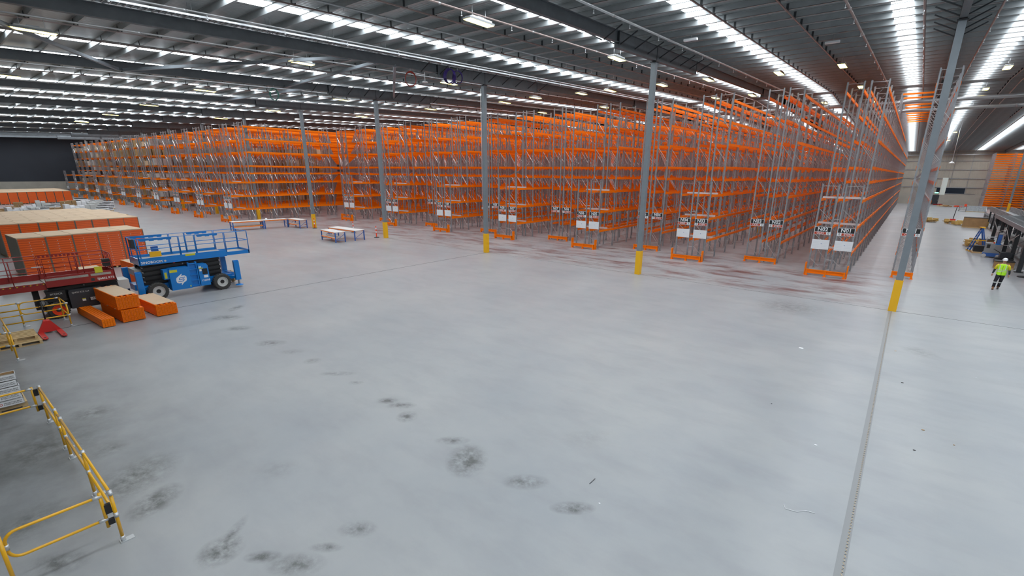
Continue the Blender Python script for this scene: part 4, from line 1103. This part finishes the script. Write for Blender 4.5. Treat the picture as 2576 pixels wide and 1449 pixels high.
for k in range(10): b.box(-1.0+k*.14, .53, 2.50, -.92+k*.14, .57, 2.6, 'red')
b.build('rail_lugs', R)
b = MB(); b.box(.92, -.70, 2.02, 1.18, -.45, 2.34, 'black'); b.build('platform_control_box', R)
b = MB(); b.box(.55, -.80, 1.78, .82, -.76, 2.05, 'stickery'); b.build('document_box', R)
b = MB(); b.tube([(-1.4, -.70, 2.3), (-1.05, -.70, 2.28)], .02, 'white', 6); b.build('gate_handle', R)
b = MB(); b.box(-1.55, -.1, .35, -1.35, .1, 1.4, 'black'); b.build('deck_stop', R)

# ================================================================ WORKER
def skin_obj(name, pts, edges, radii, m, parent, sub=2, root=0):
    me = bpy.data.meshes.new(name); me.from_pydata(pts, edges, []); me.materials.append(M[m]) if isinstance(m, str) else None
    o = link(name, me, parent)
    sk = o.modifiers.new('skin', 'SKIN'); sk.use_smooth_shade = True
    for i, r in enumerate(radii):
        v = me.skin_vertices[0].data[i]; v.radius = r if isinstance(r, tuple) else (r, r); v.use_root = (i == root)
    s = o.modifiers.new('sub', 'SUBSURF'); s.levels = sub; s.render_levels = sub
    return o
P = empty('person', 'worker in white helmet, lime vest and dark trousers walking at the right', 'person', (4.91, 38.26, 0), math.radians(-6))
# faces -Y ; right side of the body is -X
body_pts = [(0, 0, .95), (0, -.01, 1.12), (0, -.02, 1.30), (0, -.02, 1.45), (0, -.02, 1.53), (0, -.035, 1.60), (0, -.04, 1.70),
            (.10, 0, .90), (.07, .04, .50), (.04, .20, .12), (.03, .10, .05),
            (-.10, 0, .90), (-.15, -.12, .50), (-.16, -.08, .11), (-.17, -.22, .04),
            (.20, -.02, 1.43), (.30, .02, 1.17), (.33, -.05, .93), (-.20, -.02, 1.43), (-.31, .02, 1.17), (-.36, -.06, .93)]
be = [(0,1),(1,2),(2,3),(3,4),(4,5),(5,6),(0,7),(7,8),(8,9),(9,10),(0,11),(11,12),(12,13),(13,14),(3,15),(15,16),(16,17),(3,18),(18,19),(19,20)]
br = [(.14,.10),(.13,.09),(.15,.10),(.13,.09),.055,.075,.095,.085,.058,.04,.035,.085,.058,.04,.035,.06,.045,.030,.06,.045,.030]
skin_obj('body', body_pts, be, br, 'skin', P)
def blob(name, c, r, m, parent, n=12):
    b = MB(); pr = [(math.sin(PI*i/8), -math.cos(PI*i/8)) for i in range(9)]
    b.lathe((0, 0, 0), [(max(a, .001), h) for a, h in pr], m, n)
    b.v = [(v[0]*r[0]+c[0], v[1]*r[1]+c[1], v[2]*r[2]+c[2]) for v in b.v]; return b.build(name, parent)
blob('head', (0, -.04, 1.68), (.078, .098, .118), 'skin', P)
b = MB(); b.quadset([(-.014, -.13, 1.67), (.014, -.13, 1.67), (0, -.16, 1.665), (0, -.13, 1.71)], [(0, 1, 2), (0, 2, 3), (1, 3, 2)], 'skin')
for s in (-1, 1): b.cbox((s*.03, -.132, 1.70), (.022, .01, .012), 'black'); b.cbox((s*.08, -.03, 1.68), (.018, .035, .055), 'skin')
b.cbox((0, -.134, 1.635), (.045, .008, .01), 'signred'); b.build('face', P)
b = MB(); b.lathe((0, -.04, 1.70), [(.115, 0), (.118, .03), (.108, .08), (.08, .125), (.04, .145), (.001, .15)], 'white', 18)
b.quadset([(-.09, -.13, 1.70), (.09, -.13, 1.70), (.06, -.20, 1.695), (-.06, -.20, 1.695), (-.09, -.13, 1.712), (.09, -.13, 1.712), (.06, -.20, 1.705), (-.06, -.20, 1.705)], [(0,3,2,1),(4,5,6,7),(0,1,5,4),(1,2,6,5),(2,3,7,6),(3,0,4,7)], 'white'); b.build('safety_helmet', P)
def loft(name, rings, m, parent, n=20, mats=None):
    b = MB(); vs = []
    for (cx, cy, z, rx, ry) in rings:
        for k in range(n): a = 2*PI*k/n; vs.append((cx+rx*math.copysign(abs(math.cos(a))**.8, math.cos(a)), cy+ry*math.copysign(abs(math.sin(a))**.8, math.sin(a)), z))
    for i in range(len(rings)-1):
        b.quadset(vs, [(i*n+k, i*n+(k+1) % n, (i+1)*n+(k+1) % n, (i+1)*n+k) for k in range(n)], mats[i] if mats else m, True)
    return b.build(name, parent)
loft('vest', [(0, 0, .86, .20, .15), (0, 0, .98, .215, .16), (0, -.005, 1.05, .21, .155), (0, -.005, 1.09, .21, .155), (0, -.01, 1.14, .205, .15), (0, -.01, 1.18, .205, .15), (0, -.015, 1.32, .215, .15), (0, -.02, 1.44, .20, .13), (0, -.02, 1.49, .12, .09), (0, -.03, 1.51, .07, .07)], 'hivis', P,
     mats=['hivis', 'hivis', 'reflect', 'hivis', 'reflect', 'hivis', 'hivis', 'hivis', 'hivis'])
b = MB()
for s in (-1, 1): b.bar((s*.12, -.165, 1.17), (s*.13, -.14, 1.43), .035, .008, 'reflect', up=(0, 1, 0))
b.bar((0, -.165, .88), (0, -.165, 1.40), .012, .008, 'darkpanel', up=(0, 1, 0)); b.build('vest_trim', P)
for s in (-1, 1):
    b = MB(); b.tube([(s*.17, -.02, 1.44), (s*.245, 0, 1.36), (s*.30, .02, 1.17)], [.075, .072, .062], 'hivisy', 12); b.build('shirt_sleeve', P)
    b = MB(); b.tube([(s*.30, .02, 1.18), (s*.33, -.03, 1.02), (s*(.33 if s > 0 else .36), -.05, .93)], [.052, .045, .038], 'navy', 12); b.build('forearm_sleeve', P)
    wx = .33 if s > 0 else -.36
    pts = [(wx, -.05, .93), (wx+.0, -.06, .85)]; ed = [(0, 1)]; rd = [(.03, .022), (.038, .02)]
    for fi, fx in enumerate((-.026, -.009, .009, .026)):
        Lf = (.06, .07, .068, .052)[fi]; base = len(pts)
        pts += [(wx+fx, -.065, .825), (wx+fx*1.05, -.072, .825-Lf*.55), (wx+fx, -.06, .825-Lf)]; ed += [(1, base), (base, base+1), (base+1, base+2)]; rd += [.0095, .0085, .0075]
    base = len(pts); pts += [(wx-s*.035, -.075, .87), (wx-s*.045, -.085, .835)]; ed += [(0, base), (base, base+1)]; rd += [.011, .009]
    skin_obj('hand', pts, ed, rd, 'skin', P, 1)
b = MB(); b.tube([(.09, 0, .92), (.085, .01, .75), (.07, .04, .50), (.055, .13, .30), (.045, .19, .14)], [.115, .10, .082, .072, .075], 'navy', 14); b.build('trouser_leg', P)
b = MB(); b.tube([(-.09, 0, .92), (-.11, -.05, .75), (-.15, -.12, .50), (-.155, -.10, .30), (-.16, -.085, .13)], [.115, .10, .082, .072, .075], 'navy', 14); b.build('trouser_leg', P)
b = MB(); b.tube([(.068, .05, .465), (.062, .075, .41)], .084, 'reflect', 14); b.tube([(-.15, -.12, .465), (-.152, -.115, .41)], .084, 'reflect', 14); b.build('leg_tape', P)
for (x, y, z, t) in ((.04, .17, .03, .35), (-.165, -.12, .0, 0)):
    b = MB(); M4 = Matrix.Translation((x, y, z)) @ Matrix.Rotation(-t, 4, 'X')
    b.prism([(-.045, .08), (.045, .08), (.05, -.05), (.05, -.14), (.03, -.19), (-.03, -.19), (-.05, -.14), (-.05, -.05)], .0, .03, 'black', M4)
    b.prism([(-.042, .075), (.042, .075), (.046, -.05), (.046, -.14), (.026, -.18), (-.026, -.18), (-.046, -.14), (-.046, -.05)], .03, .085, 'boot', M4)
    b.prism([(-.045, .08), (.045, .08), (.045, -.05), (-.045, -.05)], .08, .17, 'boot', M4); b.build('boot', P)

# ================================================================ RIGHT HAND SIDE EQUIPMENT
# stepladder
o = empty('step_ladder', 'blue and yellow folding step ladder standing beside the grey mast lift at the right', 'ladder', (5.35, 57.2, 0), math.radians(10))
for s in (-1, 1):
    b = MB(); b.bar((-.55, s*.32, 0), (.0, s*.2, 2.05), .05, .09, 'blue_leg'); b.bar((.55, s*.32, 0), (.02, s*.2, 2.0), .05, .09, 'blue_leg'); b.build('side_rails', o)
b = MB(); 
for k in range(6):
    t = (k+1)/7; b.box(-.55+.55*t-.05, -.32+.12*t, 2.05*t-.015, -.55+.55*t+.05, .32-.12*t, 2.05*t+.015, 'galv_l')
b.build('treads', o)
b = MB(); b.box(-.15, -.25, 2.03, .15, .25, 2.10, 'yellow'); b.box(-.40, -.30, .95, .40, -.24, 1.03, 'yellow'); b.build('yellow_cap', o)
b = MB()
for sx_ in (-.55, .55):
    for s in (-.32, .32): b.box(sx_-.07, s-.06, 0, sx_+.07, s+.06, .09, 'yellow')
b.build('yellow_feet', o)
# mast lift
o = empty('mast_lift', 'grey and blue vertical mast lift parked by the conveyor at the right', 'lift', (5.98, 53.7, 0), math.radians(-8))
b = MB(); b.box(-.55, -.38, .10, .55, .38, .38, 'blue_leg'); b.build('base', o)
for x in (-.42, .42):
    for y in (-.36, .36):
        b = MB(); b.lathe((x, y, .15), [(.001, -.05), (.15, -.05), (.15, .05), (.001, .05)], 'lgrey', 12, 'Y'); b.build('wheel', o)
b = MB(); b.box(-.5, -.35, .38, .05, .35, 1.15, 'grey'); b.box(.05, -.35, .38, .5, .35, 1.05, 'grey'); b.box(-.38, -.356, .75, -.18, -.35, 1.05, 'black'); b.build('cage', o)
b = MB(); b.box(.12, -.14, .9, .36, .14, 1.95, 'blue_leg'); b.box(.08, -.2, 1.0, .4, .2, 1.12, 'blue'); b.box(.12, -.16, 1.85, .40, .16, 1.98, 'grey'); b.build('mast', o)
b = MB(); b.tube([(-.5, -.33, 1.1), (-.5, -.33, 1.6), (-.1, -.33, 1.6)], .02, 'galv_l', 6); b.tube([(-.5, .33, 1.1), (-.5, .33, 1.6), (-.1, .33, 1.6)], .02, 'galv_l', 6); b.build('hand_rail', o)
b = MB(); b.lathe((.0, -.3, 1.16), [(.001, 0), (.05, 0), (.05, .09), (.001, .1)], 'coneorange', 8); b.build('beacon', o)
# floor trolley / dark machine
o = empty('welding_trolley', 'black and red machine on a small pallet behind the step ladder', 'machine', (5.55, 56.3, 0)); b = MB(); b.box(-.5, -.4, .12, .45, .4, .62, 'black'); b.box(.2, -.41, .3, .47, .41, .6, 'red'); b.build('case', o)
b = MB(); b.box(-.6, -.5, 0, .6, .5, .12, 'wood'); b.build('pallet', o)
o = empty('floor_scrubber', 'dark low machine on castors between the mast lift and the worker', 'machine', (6.35, 50.3, 0))
b = MB(); b.box(-.5, -.35, .12, .5, .35, .45, 'black'); b.box(-.3, -.3, .45, .35, .3, .85, 'darkpanel'); b.tube([(-.3, 0, .8), (-.7, 0, 1.05)], .03, 'black', 6); b.build('body', o)
b = MB()
for x in (-.4, .4):
    for y in (-.3, .3): b.lathe((x, y, .08), [(.001, -.03), (.08, -.03), (.08, .03), (.001, .03)], 'rubber', 8, 'Y')
b.build('castors', o)
# pallets of cartons and timber
def crate(x, y, lab, L_, W_, H_, m, rz=0):
    o = empty('packed_pallet', lab, 'pallet load', (x, y, 0), rz); b = MB(); b.box(-L_/2, -W_/2, .12, L_/2, W_/2, H_, m); b.box(-L_/2-.02, -W_/2-.02, H_, L_/2+.02, W_/2+.02, H_+.05, 'black' if m == 'cardb' else m); b.build('carton', o)
    b = MB(); 
    for i in range(3): b.box(-L_/2, -W_/2+i*(W_-.1)/2, 0, L_/2, -W_/2+i*(W_-.1)/2+.1, .12, 'wood')
    b.build('pallet', o)
crate(7.0, 83.8, 'big brown carton on a pallet lying in the far right open floor', 2.3, 1.3, 1.25, 'cardb', -.1)
crate(9.8, 121.3, 'silver film wrapped block at the foot of the dense rack', 2.7, 1.2, 1.0, 'foil')
crate(6.0, 58.9, 'opened brown carton on timber behind the mast lift', .8, .7, .9, 'cardb', .3)
for i, (x, y) in enumerate(((2.9, 89.8), (4.8, 88.4), (5.8, 86.6), (6.4, 89.5), (7.9, 86.2), (5.6, 62.6), (5.5, 60.6))):
    o = empty('timber_pile', 'pile of broken timber and packaging on the right floor, %s from the left' % ORD[i], 'timber', (x, y, 0)); b = MB()
    for k in range(9):
        a = random.uniform(0, PI); c = Vector((random.uniform(-.4, .4), random.uniform(-.3, .3), .05+.08*k*.6)); d = Vector((math.cos(a), math.sin(a), random.uniform(-.1, .15)))*.6
        b.bar(c-d, c+d, .14, .05, 'gold' if k % 3 else 'cardb')
    for k in range(3): b.cbox((random.uniform(-.5, .5), random.uniform(-.3, .3), .25+.1*k), (.5, .4, .4), 'gold', random.random())
    b.build('boards', o)
for i, (x, y, m) in enumerate(((6.3, 137.0, 'cardb'), (8.2, 137.5, 'coneorange'), (5.5, 138, 'wood'), (2.7, 131, 'lgrey'), (4.9, 143.4, 'red'))):
    o = empty('rubbish_heap', 'small heap of packaging near the far wall, %s' % ('brown', 'orange', 'timber', 'pale', 'dark red')[i], 'rubbish', (x, y, 0)); b = MB()
    for k in range(6): b.cbox((random.uniform(-.6, .6), random.uniform(-.3, .3), .12+random.random()*.15), (.5, .4, .22), m, random.random()*3)
    b.build('packaging', o)
o = empty('pallet_jack', 'distant red pallet jack standing upright behind the timber piles', 'pallet jack', (5.3, 92.6, 0)); b = MB(); b.box(-.3, -1.1, .0, -.12, 0, .12, 'jackred'); b.box(.12, -1.1, .0, .3, 0, .12, 'jackred'); b.box(-.3, 0, .06, .3, .25, .4, 'jackred'); b.build('forks', o)
b = MB(); b.tube([(0, .2, .3), (.15, .5, 2.1)], .05, 'black', 6); b.build('handle', o)
o = empty('tool_trolley', 'small metal trolley with goods left of the silver wrapped block', 'trolley', (8.0, 122.5, 0)); b = MB()
for x in (-.5, .5):
    for y in (-.4, .4): b.tube([(x, y, 0), (x, y, 1.1)], .04, 'galv', 6)
b.box(-.5, -.4, .3, .5, .4, .36, 'galv'); b.box(-.5, -.4, .8, .5, .4, .86, 'galv'); b.box(-.3, -.3, .36, .2, .3, .7, 'lgrey'); b.box(.1, -.3, .86, .45, .3, 1.3, 'coneorange'); b.build('frame', o)
# conveyor line on dark legs
cv = empty('conveyor', 'raised grey roller conveyor on black legs beside the worker at the right edge', 'conveyor', (6.75, 46, 0))
for i in range(5):
    y = .3+i*4.15
    for x in (0, 1.7):
        b = MB(); b.box(x-.12, y-.1, 0, x+.12, y+.1, 2.56, 'bracket'); b.box(x-.22, y-.2, 0, x+.22, y+.2, .03, 'bracket'); b.build('leg', cv)
    b = MB(); b.bar((0, y+.1, 1.9), (0, y+.9, 2.55), .05, .05, 'bracket'); b.build('leg_brace', cv)
    b = MB(); b.bar((0, y, .6), (1.7, y, 1.9), .04, .04, 'galv'); b.build('cross_brace', cv)
for x in (-.12, 1.72):
    b = MB(); b.box(x, -3, 2.55, x+.06, 18.5, 2.87, 'column'); b.build('side_frame', cv)
b = MB(); b.box(-.06, -3, 2.55, 1.72, 18.5, 2.6, 'bracket'); b.build('deck_pan', cv)
for k in range(70):
    b = MB() if k == 0 else b
    if k == 0: b.tube([(-.06, 0, 2.74), (1.72, 0, 2.74)], .05, 'darkpanel', 8); rme = b.mesh('roller')
    link('roller', rme, cv, (0, -2.9+k*.305, 0))
b = MB(); b.box(.9, -3, .9, 1.5, 18, 1.1, 'grey'); b.build('lower_belt', cv)
for k in range(12):
    b = MB(); b.box(1.15, -2.8+k*1.75, 0, 1.22, -2.73+k*1.75, .9, 'galv'); b.build('belt_leg', cv)
b = MB(); b.tube([(-.15, 3, 2.3), (-.18, 6, 1.5), (-.15, 9, 2.2), (-.18, 13, 1.6), (-.15, 17, 2.3)], .02, 'lgrey', 6); b.build('cable', cv)
b = MB(); b.tube([(-.3, 8.2, 1.0), (.9, 8.0, .95)], .03, 'galv_l', 6); b.tube([(.2, 8.0, .95), (.5, 8.0, .45)], .03, 'galv_l', 6); b.build('stay_tube', cv)
tw = empty('access_tower', 'tall grey tube access tower with a pale roof rising beyond the conveyor', 'scaffold', (9.6, 57, 0))
for x in (0, 1.6):
    for y in (0, 2.5, 5): 
        b = MB(); b.tube([(x, y, 0), (x, y, 5.2)], .05, 'galv', 6); b.build('upright', tw)
b = MB()
for z in (1.2, 2.4, 3.6, 4.8):
    for x in (0, 1.6): b.tube([(x, 0, z), (x, 5, z)], .03, 'galv', 6)
    for y in (0, 2.5, 5): b.tube([(0, y, z), (1.6, y, z)], .03, 'galv', 6)
b.build('cross_tubes', tw)
b = MB(); b.box(-.2, -.2, 2.9, 1.8, 5.2, 3.0, 'grey'); b.build('deck', tw)
b = MB(); b.box(-.5, -.6, 5.2, 2.4, 5.6, 5.3, 'lgrey'); b.build('roof_panel', tw)
cv2 = empty('conveyor', 'second raised conveyor with closed grey side panels further along the right', 'conveyor', (8.45, 66, 0))
for x in (0, 1.9):
    b = MB(); b.box(x, 0, 1.95, x+.06, 22, 2.55, 'grey'); 
    for k in range(22): b.box(x-.02, k, 1.95, x, k+.05, 2.55, 'galv')
    b.build('side_panel', cv2)
b = MB(); b.box(0, 0, 1.9, 1.96, 22, 1.95, 'grey'); b.build('deck_pan', cv2)
for i in range(6):
    for x in (0, 1.8):
        b = MB(); b.box(x, .2+i*4.2, 0, x+.16, .4+i*4.2, 1.9, 'bracket'); b.build('leg', cv2)
cv3 = empty('conveyor', 'low floor conveyor with dark rollers and end frame behind the raised ones', 'conveyor', (9.3, 82, 0))
b = MB(); b.box(0, 7, .8, .06, 20, 1.1, 'galv'); b.build('side_frame', cv3)
b = MB(); b.box(1.3, 7, .8, 1.36, 20, 1.1, 'galv'); b.build('side_frame', cv3)
for k in range(26):
    b = MB(); b.box(0, 7.1+k*.5, .2, 1.3, 7.35+k*.5, .8, 'grey' if k % 2 else 'bracket'); b.build('drive_unit', cv3)
for k in range(6):
    for x in (0, 1.3):
        b = MB(); b.box(x, 7+k*2.5, 0, x+.06, 7.06+k*2.5, .8, 'galv'); b.build('leg', cv3)
b = MB(); b.tube([(0, 20, 0), (0, 20, 1.7), (0, 18.6, 1.2)], .04, 'galv_l', 6); b.build('end_hoop', cv3)
o = empty('warning_bollard', 'bright orange bollard standing at the right edge beside the worker', 'bollard', (6.85, 44.2, 0), math.radians(0))
b = MB(); b.lathe((0, 0, 0), [(.001, .06), (.06, .06), (.06, .95), (.05, 1.05), (.001, 1.08)], 'coneorange', 12); b.build('post', o)
b = MB(); b.lathe((0, 0, 0), [(.001, 0), (.42, 0), (.42, .04), (.1, .08), (.001, .08)], 'black', 10); b.build('base', o)
crate(6.1, 47.6, 'small brown carton on the floor behind the worker', 1.0, .7, .5, 'cardb')
o = empty('white_sheet', 'white sheet of packaging lying flat behind the worker', 'packaging', (7.0, 47.3, 0)); b = MB(); b.box(-.8, -.3, .005, .8, .3, .03, 'paper'); b.build('sheet', o)

# ================================================================ SMALL THINGS ON THE FLOOR
def litter(name, pts, r, m, label):
    b = MB(); b.tube(pts, r, m, 5); o = b.build(name); tag(o, label, 'litter')

q = g2(1975, 1280); q2 = g2(2050, 1292)
litter('string', [(q[0]-.05, q[1]+.12, .008), (*q, .008), ((q[0]*.6+q2[0]*.4), (q[1]*.6+q2[1]*.4)-.05, .008), ((q[0]*.3+q2[0]*.7), (q[1]*.3+q2[1]*.7)+.04, .008), (*q2, .008)], .006, 'paper', 'piece of white string lying on the slab left of the armoured joint')
q = g2(1483, 1218); q2 = g2(1497, 1205); litter('twig', [(*q, .008), (*q2, .012)], .006, 'black', 'short black stick on the open floor')
for i, (x, y, s, m, lab) in enumerate(((2015, 876, .12, 'paper', 'flat white paper scrap left of the armoured joint, far part'), (2270, 963, .05, 'black', 'black scrap right of the armoured joint, upper one'), (2300, 1133, .04, 'black', 'black scrap right of the armoured joint, lower one'),
        (2052, 1120, .05, 'paper', 'white scrap just left of the armoured joint'), (2253, 883, .05, 'card', 'cream chip right of the armoured joint near the column'), (1941, 1016, .025, 'black', 'tiny black bit on the middle floor'),
        (1508, 1267, .03, 'paper', 'tiny white bit by the dark smear'), (2322, 1082, .05, 'cardb', 'brown wood chip at the right'), (2400, 1120, .03, 'cardb', 'small brown chip further right'), (2455, 950, .03, 'paper', 'white speck at the right'))):
    q = g2(x, y); b = MB(); b.prism([(s*math.cos(a)*(.7+.3*((k*7) % 3)/2), s*.5*math.sin(a)) for k, a in enumerate([2*PI*j/6 for j in range(6)])], .001, .012, m)
    o = b.build('litter_scrap', None, (q[0], q[1], 0)); tag(o, lab, 'litter')
